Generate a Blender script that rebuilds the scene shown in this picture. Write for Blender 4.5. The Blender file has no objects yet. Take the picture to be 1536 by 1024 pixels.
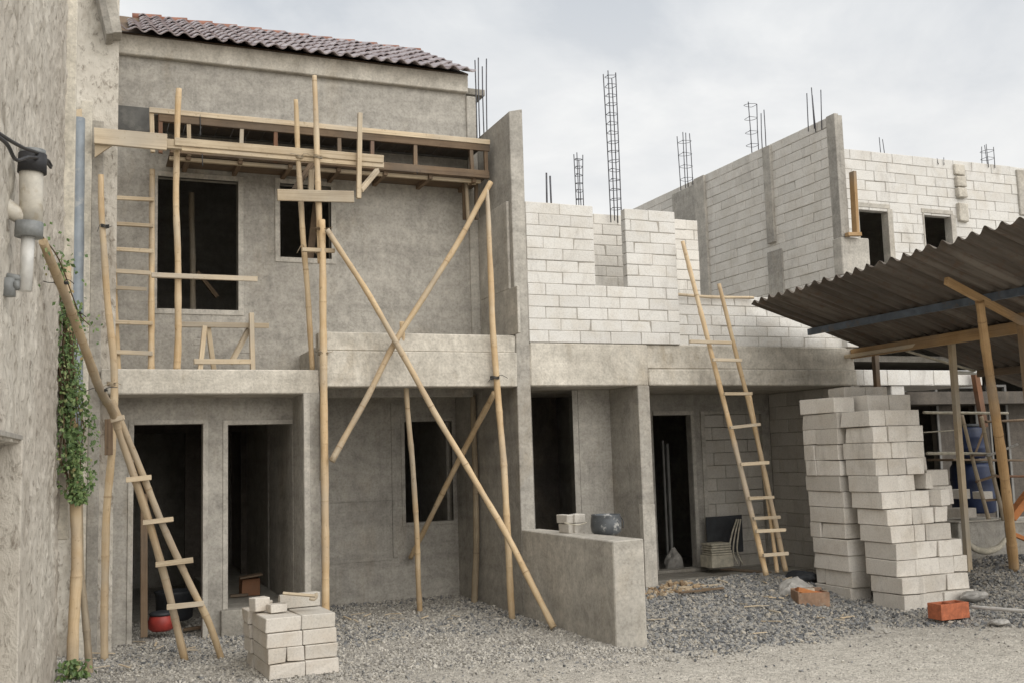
import bpy, math, random
import numpy as np
from mathutils import Vector, Matrix

random.seed(7)
RNG = np.random.default_rng(11)
scene = bpy.context.scene
COL = scene.collection

# ------------------------------------------------------------------ camera (calibrated from the photograph)
F_PX, YAW, PITCH, ROLL, EYE = 1549.657, 0.395123849, 0.108986426, -0.0294569978, 1.85
_f = Vector((math.sin(YAW) * math.cos(PITCH), math.cos(YAW) * math.cos(PITCH), math.sin(PITCH)))
_r = _f.cross(Vector((0, 0, 1))).normalized()
_u = _r.cross(_f)
_c, _s = math.cos(ROLL), math.sin(ROLL)
RIGHT = _c * _r + _s * _u
UP = _c * _u - _s * _r
CAM = Vector((0, 0, EYE))
cd = bpy.data.cameras.new('camera')
cam = bpy.data.objects.new('camera', cd)
COL.objects.link(cam)
cam.matrix_world = Matrix(((RIGHT.x, UP.x, -_f.x, CAM.x), (RIGHT.y, UP.y, -_f.y, CAM.y), (RIGHT.z, UP.z, -_f.z, CAM.z), (0, 0, 0, 1)))
cd.sensor_width = 36.0
cd.lens = 36.0 * F_PX / 1536.0
cd.clip_start = 0.05
cd.clip_end = 2000
scene.camera = cam


def ray(px, py):
    return RIGHT * ((px - 768) / F_PX) - UP * ((py - 512) / F_PX) + _f


def P(px, py, X=None, Y=None, Z=None):
    """the point of the world that stands on a given plane"""
    d = ray(px, py)
    if X is not None:
        t = (X - CAM.x) / d.x
    elif Y is not None:
        t = (Y - CAM.y) / d.y
    else:
        t = (Z - CAM.z) / d.z
    return CAM + d * t


# ------------------------------------------------------------------ numpy noise
def vnoise(x, y, seed=0):
    xi = np.floor(x).astype(np.int64); yi = np.floor(y).astype(np.int64)
    xf = x - xi; yf = y - yi
    u = xf * xf * (3 - 2 * xf); v = yf * yf * (3 - 2 * yf)

    def h(a, b):
        n = (a * 374761393 + b * 668265263 + seed * 982451653) & 0x7fffffff
        n = ((n ^ (n >> 13)) * 1274126177) & 0x7fffffff
        return ((n ^ (n >> 16)) & 0xffff) / 65535.0
    return (h(xi, yi) * (1 - u) + h(xi + 1, yi) * u) * (1 - v) + (h(xi, yi + 1) * (1 - u) + h(xi + 1, yi + 1) * u) * v


def fbm(x, y, octv=4, seed=0, gain=0.5):
    s = 0; a = 1; t = 0
    for o in range(octv):
        s = s + a * vnoise(x * 2 ** o, y * 2 ** o, seed + o * 17); t += a; a *= gain
    return s / t


# ------------------------------------------------------------------ terrain height
def bump(x, y, cx, cy, sx, sy, h):
    return h * np.exp(-((x - cx) / sx) ** 2 - ((y - cy) / sy) ** 2)


def terrain(x, y):
    x = np.asarray(x, float); y = np.asarray(y, float)
    rr = np.clip((x - 4.95) / 0.35, 0, 1)
    z = rr * (bump(x, y, 6.7, 10.9, 1.5, 1.25, 0.20) + bump(x, y, 8.0, 11.0, .8, .7, 0.16))
    z = z + bump(x, y, 10.6, 9.6, 1.0, 1.0, 0.36) + bump(x, y, 12.8, 10.5, 2.0, 1.6, 0.25)
    z = z + 0.03 * (fbm(x * .9, y * .9, 3, 5) - .5)
    return z


def tz(x, y):
    return float(terrain(np.array([x]), np.array([y]))[0])


# ------------------------------------------------------------------ materials
def new_mat(name):
    m = bpy.data.materials.new(name); m.use_nodes = True
    nt = m.node_tree; nt.nodes.clear()
    out = nt.nodes.new('ShaderNodeOutputMaterial'); b = nt.nodes.new('ShaderNodeBsdfPrincipled')
    nt.links.new(b.outputs[0], out.inputs[0])
    return m, nt, b


class NT:
    def __init__(s, nt): s.nt = nt

    def n(s, t, **kw):
        nd = s.nt.nodes.new(t)
        for k, v in kw.items(): setattr(nd, k, v)
        return nd

    def l(s, a, b): s.nt.links.new(a, b)

    def pos(s, scale=(1, 1, 1), kind='Position', rot=(0, 0, 0)):
        if kind == 'Position':
            g = s.n('ShaderNodeNewGeometry').outputs['Position']
        else:
            g = s.n('ShaderNodeTexCoord').outputs[kind]
        mp = s.n('ShaderNodeMapping'); mp.inputs['Scale'].default_value = scale; mp.inputs['Rotation'].default_value = rot
        s.l(g, mp.inputs['Vector'])
        return mp.outputs[0]

    def noise(s, vec, scale, detail=4, rough=.55, dist=0):
        nd = s.n('ShaderNodeTexNoise'); nd.inputs['Scale'].default_value = scale; nd.inputs['Detail'].default_value = detail
        nd.inputs['Roughness'].default_value = rough; nd.inputs['Distortion'].default_value = dist
        s.l(vec, nd.inputs['Vector'])
        return nd.outputs[0]

    def ramp(s, fac, stops):
        nd = s.n('ShaderNodeValToRGB'); cr = nd.color_ramp
        while len(cr.elements) < len(stops): cr.elements.new(.5)
        for e, (p, c) in zip(cr.elements, stops):
            e.position = p; e.color = (c, c, c, 1) if isinstance(c, (int, float)) else (*c, 1)
        s.l(fac, nd.inputs[0])
        return nd.outputs[0]

    def mix(s, a, b, fac, mode='MIX'):
        nd = s.n('ShaderNodeMix', data_type='RGBA', blend_type=mode)
        for sock, v in ((nd.inputs[6], a), (nd.inputs[7], b), (nd.inputs[0], fac)):
            if isinstance(v, (int, float)): sock.default_value = v
            elif isinstance(v, tuple): sock.default_value = (*v, 1) if len(v) == 3 else v
            else: s.l(v, sock)
        return nd.outputs[2]

    def math(s, op, a, b=0.0):
        nd = s.n('ShaderNodeMath', operation=op)
        for sock, v in ((nd.inputs[0], a), (nd.inputs[1], b)):
            if isinstance(v, (int, float)): sock.default_value = v
            else: s.l(v, sock)
        return nd.outputs[0]

    def bump(s, h, strength, dist, prev=None):
        nd = s.n('ShaderNodeBump'); nd.inputs['Strength'].default_value = strength; nd.inputs['Distance'].default_value = dist
        s.l(h, nd.inputs['Height'])
        if prev is not None: s.l(prev, nd.inputs['Normal'])
        return nd.outputs[0]


def concrete(name, light, mid, dark, streak=.5, blot=.75, patch=0.0, bumpd=.004, stain=(.30, .24, .16), stain_amt=.35, seed=0.0):
    m, nt, b = new_mat(name); N = NT(nt)
    p = N.pos(); mp = p.node; mp.inputs['Location'].default_value = (seed, seed * 1.7, seed * .6)
    big = N.noise(p, blot, 5, .6, .6)
    med = N.noise(p, 3.1, 6, .62, .8)
    fine = N.noise(p, 38, 4, .6)
    vert = N.noise(N.pos((5, 5, .5)), 1.0, 4, .6)
    col = N.mix(mid, light, N.ramp(big, [(.36, 0), (.62, 1)]))
    col = N.mix(col, dark, N.math('MULTIPLY', N.ramp(med, [(.46, 0), (.78, 1)]), .45))
    col = N.mix(col, dark, N.math('MULTIPLY', N.ramp(vert, [(.54, 0), (.85, 1)]), streak * .6))
    st = N.noise(N.pos((1.2, 1.2, .5)), 1.6, 5, .65, .4)
    col = N.mix(col, stain, N.math('MULTIPLY', N.ramp(st, [(.54, 0), (.74, 1)]), stain_amt))
    if patch:
        v = N.n('ShaderNodeTexVoronoi', feature='F1'); v.inputs['Scale'].default_value = 1.7
        w = N.n('ShaderNodeVectorMath', operation='ADD'); N.l(p, w.inputs[0])
        nn = N.n('ShaderNodeTexNoise'); nn.inputs['Scale'].default_value = 2.3; N.l(p, nn.inputs['Vector'])
        N.l(nn.outputs['Color'], w.inputs[1]); N.l(w.outputs[0], v.inputs['Vector'])
        sep = N.n('ShaderNodeSeparateColor'); N.l(v.outputs['Color'], sep.inputs[0])
        col = N.mix(col, light, N.math('MULTIPLY', N.ramp(sep.outputs[0], [(.55, 0), (.6, 1)]), patch))
    spk = N.ramp(fine, [(.25, .76), (.5, 1.0), (.75, 1.14)])
    col = N.mix(col, spk, 1.0, 'MULTIPLY')
    grain = N.noise(N.pos((1, 1, .55)), 11, 5, .68, .5)
    col = N.mix(col, N.ramp(grain, [(.3, .84), (.5, 1.0), (.7, 1.10)]), 1.0, 'MULTIPLY')
    sw = N.noise(N.pos((1, 1, 1.5)), 1.25, 5, .6, 4.5)   # sweeps of the trowel
    col = N.mix(col, N.ramp(sw, [(.30, .86), (.5, 1.0), (.66, 1.10)]), 1.0, 'MULTIPLY')
    vc = N.n('ShaderNodeTexVoronoi', feature='DISTANCE_TO_EDGE'); vc.inputs['Scale'].default_value = .9
    wv = N.n('ShaderNodeVectorMath', operation='ADD'); N.l(p, wv.inputs[0])
    wn_ = N.n('ShaderNodeTexNoise'); wn_.inputs['Scale'].default_value = 3.5; wn_.inputs['Detail'].default_value = 5; N.l(p, wn_.inputs['Vector'])
    N.l(wn_.outputs['Color'], wv.inputs[1]); N.l(wv.outputs[0], vc.inputs['Vector'])
    ck = N.math('MULTIPLY', N.ramp(vc.outputs['Distance'], [(.0, 1), (.006, 0)]), N.ramp(big, [(.52, 0), (.56, .8)]))
    col = N.mix(col, dark, N.math('MULTIPLY', ck, .6))
    lift = N.noise(N.pos((.25, .25, 5.5)), 1.0, 4, .6, .15)   # lifts of the render
    col = N.mix(col, N.ramp(lift, [(.34, .90), (.5, 1.0), (.66, 1.06)]), 1.0, 'MULTIPLY')
    scr = N.noise(N.pos((22, 22, .8), rot=(0, .12, 0)), 1.0, 3, .6)
    col = N.mix(col, N.ramp(scr, [(.32, .95), (.5, 1.0), (.68, 1.03)]), 1.0, 'MULTIPLY')
    # pin holes in the cement
    v2 = N.n('ShaderNodeTexVoronoi', feature='F1'); v2.inputs['Scale'].default_value = 26; N.l(p, v2.inputs['Vector'])
    hole = N.ramp(v2.outputs['Distance'], [(.05, .55), (.13, 1)])
    hm = N.ramp(N.noise(p, 2.0, 2), [(.5, 1), (.62, 0)])
    col = N.mix(col, N.mix((1, 1, 1), hole, N.math('SUBTRACT', 1.0, hm)), 1.0, 'MULTIPLY')
    N.l(col, b.inputs['Base Color']); b.inputs['Roughness'].default_value = .93
    b.inputs['Specular IOR Level'].default_value = .25
    n1 = N.bump(fine, .5, bumpd)
    n2 = N.bump(med, .6, bumpd * 4, n1)
    N.l(n2, b.inputs['Normal'])
    return m


M = {}
M['plaster'] = concrete('grey_cement_render', (0.432, 0.408, 0.366), (0.345, 0.325, 0.292), (0.222, 0.210, 0.190), .5, .8, .25, .004)
M['plaster_pale'] = concrete('pale_cement_render', (0.50, 0.472, 0.422), (0.41, 0.386, 0.346), (0.27, 0.252, 0.220), .35, 1.1, .3, .003, seed=3)
M['plaster_dark'] = concrete('shaded_cement_render', (0.330, 0.309, 0.274), (0.258, 0.242, 0.215), (0.176, 0.166, 0.150), .5, .8, .25, .004, seed=5)  # darker copy of grey render: shade of rooms, recess and underside coloured in
M['cast'] = concrete('board_cast_concrete', (0.56, 0.525, 0.462), (0.46, 0.427, 0.37), (0.255, 0.232, 0.196), .75, 1.5, .4, .006, (0.27, 0.215, 0.14), .7, seed=9)
M['umber'] = concrete('shade_brown_render', (.12, .105, .09), (.09, .08, .07), (.06, .054, .048), .3, .9, .2, .004, seed=14)  # colour darkened to carry the shade under the shed roof and indoors
M['cream_render'] = concrete('cream_smooth_render', (.64, .60, .52), (.55, .51, .43), (.36, .33, .28), .5, 1.0, .2, .003, seed=17)
M['slabtop'] = concrete('concrete_floor', (.36, .34, .30), (.28, .26, .23), (.19, .18, .16), .1, .9, .3, .005, seed=12)


def rough_plaster():
    m, nt, b = new_mat('roughcast_plaster'); N = NT(nt)
    p = N.pos()
    big = N.noise(p, .55, 5, .6, .5)
    grit = N.noise(N.pos((1, 1, .55), rot=(.35, 0, 0)), 17, 6, .72, .5)
    col = N.mix((.50, .455, .395), (.64, .60, .53), N.ramp(big, [(.35, 0), (.65, 1)]))
    col = N.mix(col, (.17, .14, .11), N.math('MULTIPLY', N.ramp(grit, [(.53, 0), (.66, 1)]), .75))
    st = N.noise(N.pos((1.4, 1.4, .35)), 1.3, 5, .7, .5)
    col = N.mix(col, (.16, .125, .085), N.math('MULTIPLY', N.ramp(st, [(.54, 0), (.74, 1)]), .8))
    N.l(col, b.inputs['Base Color']); b.inputs['Roughness'].default_value = .96; b.inputs['Specular IOR Level'].default_value = .2
    N.l(N.bump(grit, 1.0, .022, N.bump(N.noise(p, 90, 3), .5, .003)), b.inputs['Normal'])
    return m


M['rough'] = rough_plaster()


def block_mat(name, light, dark, island=True, warm=(.50, .44, .36), seed=0):
    m, nt, b = new_mat(name); N = NT(nt)
    p = N.pos(); p.node.inputs['Location'].default_value = (seed, seed, seed)
    if island:
        rnd = N.n('ShaderNodeNewGeometry').outputs['Random Per Island']
    else:
        rnd = N.n('ShaderNodeObjectInfo').outputs['Random']
    wn = N.n('ShaderNodeTexWhiteNoise', noise_dimensions='1D'); N.l(N.math('MULTIPLY', rnd, 137.0), wn.inputs['W'])
    col = N.mix(dark, light, N.ramp(wn.outputs['Value'], [(0, 0), (.3, .55), (1, 1)]))
    big = N.noise(p, 3.2, 5, .65, .6)
    col = N.mix(col, warm, N.math('MULTIPLY', N.ramp(big, [(.45, 0), (.75, 1)]), .55))
    st = N.noise(N.pos((2.2, 2.2, .7)), 1.5, 5, .7, .5)
    col = N.mix(col, (.25, .225, .195), N.math('MULTIPLY', N.ramp(st, [(.55, 0), (.8, 1)]), .55))
    fine = N.noise(p, 55, 5, .68)
    col = N.mix(col, N.ramp(fine, [(.25, .78), (.5, 1.0), (.75, 1.1)]), 1.0, 'MULTIPLY')
    v2 = N.n('ShaderNodeTexVoronoi', feature='F1'); v2.inputs['Scale'].default_value = 40; N.l(p, v2.inputs['Vector'])
    hm = N.ramp(N.noise(p, 5.0, 2), [(.48, 0), (.62, 1)])
    col = N.mix(col, N.mix((1, 1, 1), N.ramp(v2.outputs['Distance'], [(.06, .6), (.16, 1)]), hm), 1.0, 'MULTIPLY')
    N.l(col, b.inputs['Base Color']); b.inputs['Roughness'].default_value = .95; b.inputs['Specular IOR Level'].default_value = .2
    N.l(N.bump(fine, .6, .004, N.bump(big, .5, .01)), b.inputs['Normal'])
    return m


M['block'] = block_mat('aerated_concrete_blockwork', (.65, .635, .605), (.57, .555, .528), warm=(.50, .455, .385))
M['block_grey'] = block_mat('weathered_blockwork', (.60, .57, .52), (.48, .455, .412), warm=(.44, .39, .32), seed=4)
M['block_side'] = block_mat('party_blockwork', (.70, .67, .62), (.61, .585, .54), warm=(.50, .455, .385), seed=6)
M['block_loose'] = block_mat('loose_aerated_block', (.74, .70, .64), (.55, .515, .465), island=False, seed=8)
M['block_stack'] = block_mat('stacked_block', (.64, .60, .545), (.52, .49, .44), island=False, warm=(.48, .40, .31), seed=15)
M['mortar'] = concrete('mortar_joint', (.40, .375, .335), (.33, .308, .273), (.24, .222, .195), .1, 2.5, 0, .003, seed=20)


def wood(name, c1, c2, c3, scale=1.0, rough=.75, grain=.6):
    m, nt, b = new_mat(name); N = NT(nt)
    rnd = N.n('ShaderNodeObjectInfo').outputs['Random']
    tc = N.n('ShaderNodeTexCoord').outputs['Object']
    isl = N.n('ShaderNodeNewGeometry').outputs['Random Per Island']
    ad = N.n('ShaderNodeVectorMath', operation='ADD'); N.l(tc, ad.inputs[0])
    cmb = N.n('ShaderNodeCombineXYZ'); N.l(N.math('MULTIPLY', rnd, 31.0), cmb.inputs[0]); N.l(N.math('MULTIPLY', isl, 17.0), cmb.inputs[1]); N.l(cmb.outputs[0], ad.inputs[1])
    nz = N.n('ShaderNodeTexNoise'); nz.inputs['Scale'].default_value = 3.2 * scale; nz.inputs['Detail'].default_value = 6; nz.inputs['Roughness'].default_value = .65
    N.l(ad.outputs[0], nz.inputs['Vector'])
    # grain runs along the attribute 'along' if present
    at = N.n('ShaderNodeAttribute', attribute_name='along')
    cm2 = N.n('ShaderNodeCombineXYZ'); N.l(N.math('MULTIPLY', at.outputs['Fac'], 1.6), cm2.inputs[2])
    at2 = N.n('ShaderNodeAttribute', attribute_name='across'); N.l(N.math('MULTIPLY', at2.outputs['Fac'], 60.0), cm2.inputs[0]); N.l(N.math('MULTIPLY', rnd, 23.0), cm2.inputs[1])
    gr = N.n('ShaderNodeTexNoise'); gr.inputs['Scale'].default_value = 1.0; gr.inputs['Detail'].default_value = 4; N.l(cm2.outputs[0], gr.inputs['Vector'])
    col = N.mix(c1, c2, N.ramp(nz.outputs[0], [(.36, 0), (.64, 1)]))
    col = N.mix(col, c3, N.math('MULTIPLY', N.ramp(gr.outputs[0], [(.46, 0), (.72, 1)]), grain))
    tone = N.math('ADD', N.math('MULTIPLY', rnd, .35), .80)
    gz_ = N.n('ShaderNodeTexNoise'); gz_.inputs['Scale'].default_value = .9 * scale; gz_.inputs['Detail'].default_value = 4; N.l(ad.outputs[0], gz_.inputs['Vector'])
    lum = tuple(sum(c1) / 3 * q for q in (.92, .86, .76))
    col = N.mix(col, lum, N.math('MULTIPLY', N.ramp(gz_.outputs[0], [(.46, 0), (.66, 1)]), .6))
    cc = N.n('ShaderNodeCombineColor')
    for i in range(3): N.l(tone, cc.inputs[i])
    col = N.mix(col, cc.outputs[0], 1.0, 'MULTIPLY')
    ring = N.n('ShaderNodeAttribute', attribute_name='ring')
    col = N.mix(col, c3, N.math('MULTIPLY', ring.outputs['Fac'], .75))
    sp = N.noise(ad.outputs[0], 22 * scale, 3, .6)
    col = N.mix(col, c3, N.math('MULTIPLY', N.ramp(sp, [(.62, 0), (.74, 1)]), .55))
    N.l(col, b.inputs['Base Color']); b.inputs['Roughness'].default_value = rough; b.inputs['Specular IOR Level'].default_value = .3
    N.l(N.bump(gr.outputs[0], .4, .003, N.bump(sp, .4, .002)), b.inputs['Normal'])
    return m


M['bamboo'] = wood('dry_bamboo', (.50, .355, .20), (.60, .47, .305), (.24, .155, .085), 1.0, .7, .3)
M['bamboo_grey'] = wood('weathered_bamboo', (.40, .325, .225), (.30, .24, .165), (.16, .12, .08), 1.0, .7)
M['plank'] = wood('sawn_plank', (.50, .40, .275), (.60, .50, .36), (.30, .22, .135), 1.0, .85)
M['plank_dark'] = wood('weathered_plank', (.16, .11, .07), (.225, .16, .105), (.07, .048, .033), 1.0, .85)
M['plank_red'] = wood('reddish_plank', (.22, .105, .055), (.27, .135, .075), (.1, .05, .03), 1.0, .85)
M['post'] = wood('orange_brown_post', (.36, .225, .105), (.44, .29, .15), (.18, .105, .05), 1.0, .7)


def simple(name, c, rough=.6, metal=0, var=.25, scale=9, spots=None, bumpd=.001):
    m, nt, b = new_mat(name); N = NT(nt)
    p = N.pos(kind='Object')
    nz = N.noise(p, scale, 5, .6, .3)
    lo = tuple(x * (1 - var) for x in c); hi = tuple(min(1, x * (1 + var * .6)) for x in c)
    col = N.mix(lo, hi, N.ramp(nz, [(.35, 0), (.65, 1)]))
    if spots:
        col = N.mix(col, spots, N.ramp(N.noise(p, scale * 1.7, 5, .7), [(.55, 0), (.7, .9)]))
    N.l(col, b.inputs['Base Color']); b.inputs['Roughness'].default_value = rough; b.inputs['Metallic'].default_value = metal
    N.l(N.bump(nz, .3, bumpd), b.inputs['Normal'])
    return m


M['steel'] = simple('reinforcing_steel', (.085, .09, .105), .55, .3, .4, 40, (.16, .08, .045))
M['pipe_grey'] = simple('grey_drain_pipe', (.23, .26, .29), .42, 0, .25, 4, (.34, .35, .35))
M['pvc'] = simple('dirty_white_pvc', (.58, .545, .475), .5, 0, .25, 7, (.40, .34, .25))
M['pvc_clean'] = simple('white_pvc', (.66, .65, .62), .4, 0, .2, 8, (.45, .42, .36))
M['rubber'] = simple('black_rubber', (.025, .025, .028), .6)
M['grey_fit'] = simple('grey_fitting', (.24, .25, .25), .55, 0, .3, 12)
M['brick'] = simple('orange_clay', (.42, .13, .06), .85, 0, .3, 18, (.30, .10, .055), .003)
M['ridge'] = simple('terracotta_ridge', (.27, .12, .08), .7, 0, .3, 6, (.19, .11, .09), .002)
M['traywood'] = simple('dusty_clay_tray', (.30, .19, .125), .9, 0, .3, 9, (.33, .28, .22), .003)
M['red'] = simple('red_plastic', (.36, .045, .035), .5, 0, .3, 6)
M['blue'] = simple('blue_plastic_drum', (.010, .022, .07), .5, 0, .45, 3, (.016, .032, .075))
M['black'] = simple('black_sheet', (.03, .033, .038), .6, 0, .4, 5)
M['cloth'] = simple('blue_overall_fabric', (.055, .075, .12), .9, 0, .35, 9)
M['skin'] = simple('brown_skin', (.22, .125, .08), .6, 0, .1, 9)
M['bag'] = simple('cement_bag_paper', (.38, .36, .33), .9, 0, .3, 9, (.25, .24, .22), .006)
M['stone'] = simple('rubble_stone', (.40, .385, .36), .95, 0, .3, 12, (.28, .26, .24), .006)
M['darkblock'] = simple('dark_grey_block', (.12, .118, .115), .9, 0, .3, 10, (.2, .19, .18), .004)
M['cream'] = simple('cream_tile', (.50, .46, .37), .75, 0, .25, 14, (.36, .32, .24))
M['orange'] = simple('orange_timber', (.50, .19, .06), .75, 0, .25, 5, (.4, .2, .1))
M['wire'] = simple('binding_wire', (.05, .05, .05), .5, .3)
M['formboard'] = simple('dark_form_panel', (.095, .082, .07), .9, 0, .35, 2.5, (.16, .125, .09), .003)
M['greyboard'] = simple('dark_grey_form_panel', (.12, .118, .112), .9, 0, .35, 2.5, (.18, .175, .16), .003)
M['glass_dark'] = simple('dark_glass', (.02, .022, .024), .15)
M['frame'] = simple('pale_grey_frame', (.19, .185, .175), .7, 0, .2, 5)
M['pail'] = simple('cement_splashed_tin', (.10, .11, .12), .5, .2, .4, 5, (.66, .65, .62), .002)
M['tape'] = simple('blue_steel', (.10, .125, .16), .6, .2, .35, 5, (.15, .11, .08))


def tile_mat():
    m, nt, b = new_mat('glazed_maroon_tile'); N = NT(nt)
    p = N.pos(kind='Object')
    isl = N.n('ShaderNodeNewGeometry').outputs['Random Per Island']
    nz = N.noise(p, 6, 4, .6)
    col = N.mix((.27, .225, .23), (.40, .355, .36), isl)
    col = N.mix(col, (.20, .15, .15), N.ramp(nz, [(.5, 0), (.74, .7)]))
    N.l(col, b.inputs['Base Color'])
    b.inputs['Roughness'].default_value = .38
    N.l(N.bump(nz, .2, .002), b.inputs['Normal'])
    return m


M['tile'] = tile_mat()


def zinc_mat():
    m, nt, b = new_mat('rusty_corrugated_sheet'); N = NT(nt)
    p = N.pos()
    big = N.noise(N.pos((.35, 3.0, .35)), 2.2, 5, .65, .4)
    nz = N.noise(p, 9, 5, .65)
    sy_ = N.n('ShaderNodeSeparateXYZ'); N.l(p, sy_.inputs[0])
    wsh = N.n('ShaderNodeTexWhiteNoise', noise_dimensions='1D'); N.l(N.math('FLOOR', N.math('DIVIDE', sy_.outputs[1], .76)), wsh.inputs['W'])
    wave_shade = N.noise(N.pos((.5, 16, .5)), 1.3, 5, .7, .2)  # dark streaks paint in the shading of the waves along the sheet
    col = N.mix((.19, .165, .14), (.105, .088, .072), N.ramp(big, [(.38, 0), (.62, 1)]))
    col = N.mix(col, (.12, .065, .035), N.math('MULTIPLY', N.ramp(nz, [(.52, 0), (.7, 1)]), .55))
    col = N.mix(col, N.ramp(wsh.outputs['Value'], [(0, .72), (1, 1.2)]), 1.0, 'MULTIPLY')
    col = N.mix(col, (.06, .042, .03), N.math('MULTIPLY', N.ramp(wave_shade, [(.48, 0), (.68, 1)]), .75))
    N.l(col, b.inputs['Base Color']); b.inputs['Roughness'].default_value = .7; b.inputs['Metallic'].default_value = .25
    N.l(N.bump(nz, .3, .003), b.inputs['Normal'])
    return m


M['zinc'] = zinc_mat()


def leaf_mat():
    m, nt, b = new_mat('vine_leaf'); N = NT(nt)
    isl = N.n('ShaderNodeNewGeometry').outputs['Random Per Island']
    wn = N.n('ShaderNodeTexWhiteNoise', noise_dimensions='1D'); N.l(N.math('MULTIPLY', isl, 977.0), wn.inputs['W'])
    col = N.ramp(wn.outputs['Value'], [(0, (.05, .095, .025)), (.5, (.10, .165, .05)), (.85, (.16, .235, .075)), (.97, (.24, .27, .11)), (1, (.30, .22, .10))])
    N.l(col, b.inputs['Base Color']); b.inputs['Roughness'].default_value = .55
    b.inputs['Subsurface Weight'].default_value = 0.0
    return m


M['leaf'] = leaf_mat()
M['stem'] = simple('vine_stem', (.13, .09, .05), .9)


def ground_mat():
    m, nt, b = new_mat('dusty_gravel_ground'); N = NT(nt)
    p = N.pos()
    big = N.noise(p, .55, 6, .62, .5)
    med = N.noise(p, 4.5, 6, .65, .3)
    fine = N.noise(p, 70, 5, .7)
    # the driven strip at the front is dustier and paler
    sepp = N.n('ShaderNodeSeparateXYZ'); N.l(N.n('ShaderNodeNewGeometry').outputs['Position'], sepp.inputs[0])
    lane = N.math('ADD', N.math('MULTIPLY', sepp.outputs[1], -1.0), N.math('MULTIPLY', N.math('SUBTRACT', big, .5), 2.5))
    road = N.ramp(N.math('ADD', N.math('MULTIPLY', lane, .5), 4.75), [(0, 0), (1, 1)])
    dirt = N.mix((.36, .338, .305), (.46, .433, .388), N.ramp(med, [(.35, 0), (.65, 1)]))
    dust = N.mix((.47, .437, .385), (.56, .525, .465), N.ramp(med, [(.35, 0), (.65, 1)]))
    col = N.mix(dirt, dust, road)
    v = N.n('ShaderNodeTexVoronoi', feature='F1'); v.inputs['Scale'].default_value = 55; N.l(p, v.inputs['Vector'])
    sc = N.n('ShaderNodeSeparateColor'); N.l(v.outputs['Color'], sc.inputs[0])
    col = N.mix(col, N.ramp(sc.outputs[0], [(0, .55), (.5, 1.0), (1, 1.25)]), .75, 'MULTIPLY')
    col = N.mix(col, N.ramp(fine, [(.25, .75), (.55, 1.05), (.8, 1.15)]), 1.0, 'MULTIPLY')
    N.l(col, b.inputs['Base Color']); b.inputs['Roughness'].default_value = .97; b.inputs['Specular IOR Level'].default_value = .2
    hh = N.ramp(v.outputs['Distance'], [(0, 1), (.6, 0)])
    N.l(N.bump(hh, .9, .012, N.bump(fine, .7, .006)), b.inputs['Normal'])
    return m


M['ground'] = ground_mat()


def gravel_mat(name, stops):
    m, nt, b = new_mat(name); N = NT(nt)
    isl = N.n('ShaderNodeNewGeometry').outputs['Random Per Island']
    wn = N.n('ShaderNodeTexWhiteNoise', noise_dimensions='1D'); N.l(N.math('MULTIPLY', isl, 3571.0), wn.inputs['W'])
    col = N.ramp(wn.outputs['Value'], stops)
    nz = N.noise(N.pos(), 60, 4, .6)
    col = N.mix(col, N.ramp(nz, [(.3, .8), (.7, 1.12)]), 1.0, 'MULTIPLY')
    N.l(col, b.inputs['Base Color']); b.inputs['Roughness'].default_value = .92
    return m


M['gravel'] = gravel_mat('crushed_stone', [(0, (.085, .088, .092)), (.3, (.175, .178, .182)), (.6, (.27, .265, .255)), (.82, (.37, .35, .315)), (1, (.47, .42, .345))])
M['chips'] = gravel_mat('dusty_stone_chips', [(0, (.20, .19, .178)), (.3, (.33, .313, .285)), (.7, (.46, .435, .39)), (1, (.54, .51, .455))])
M['brown_rubble'] = gravel_mat('brown_rubble', [(0, (.18, .12, .07)), (.5, (.33, .235, .14)), (1, (.42, .34, .24))])


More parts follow.
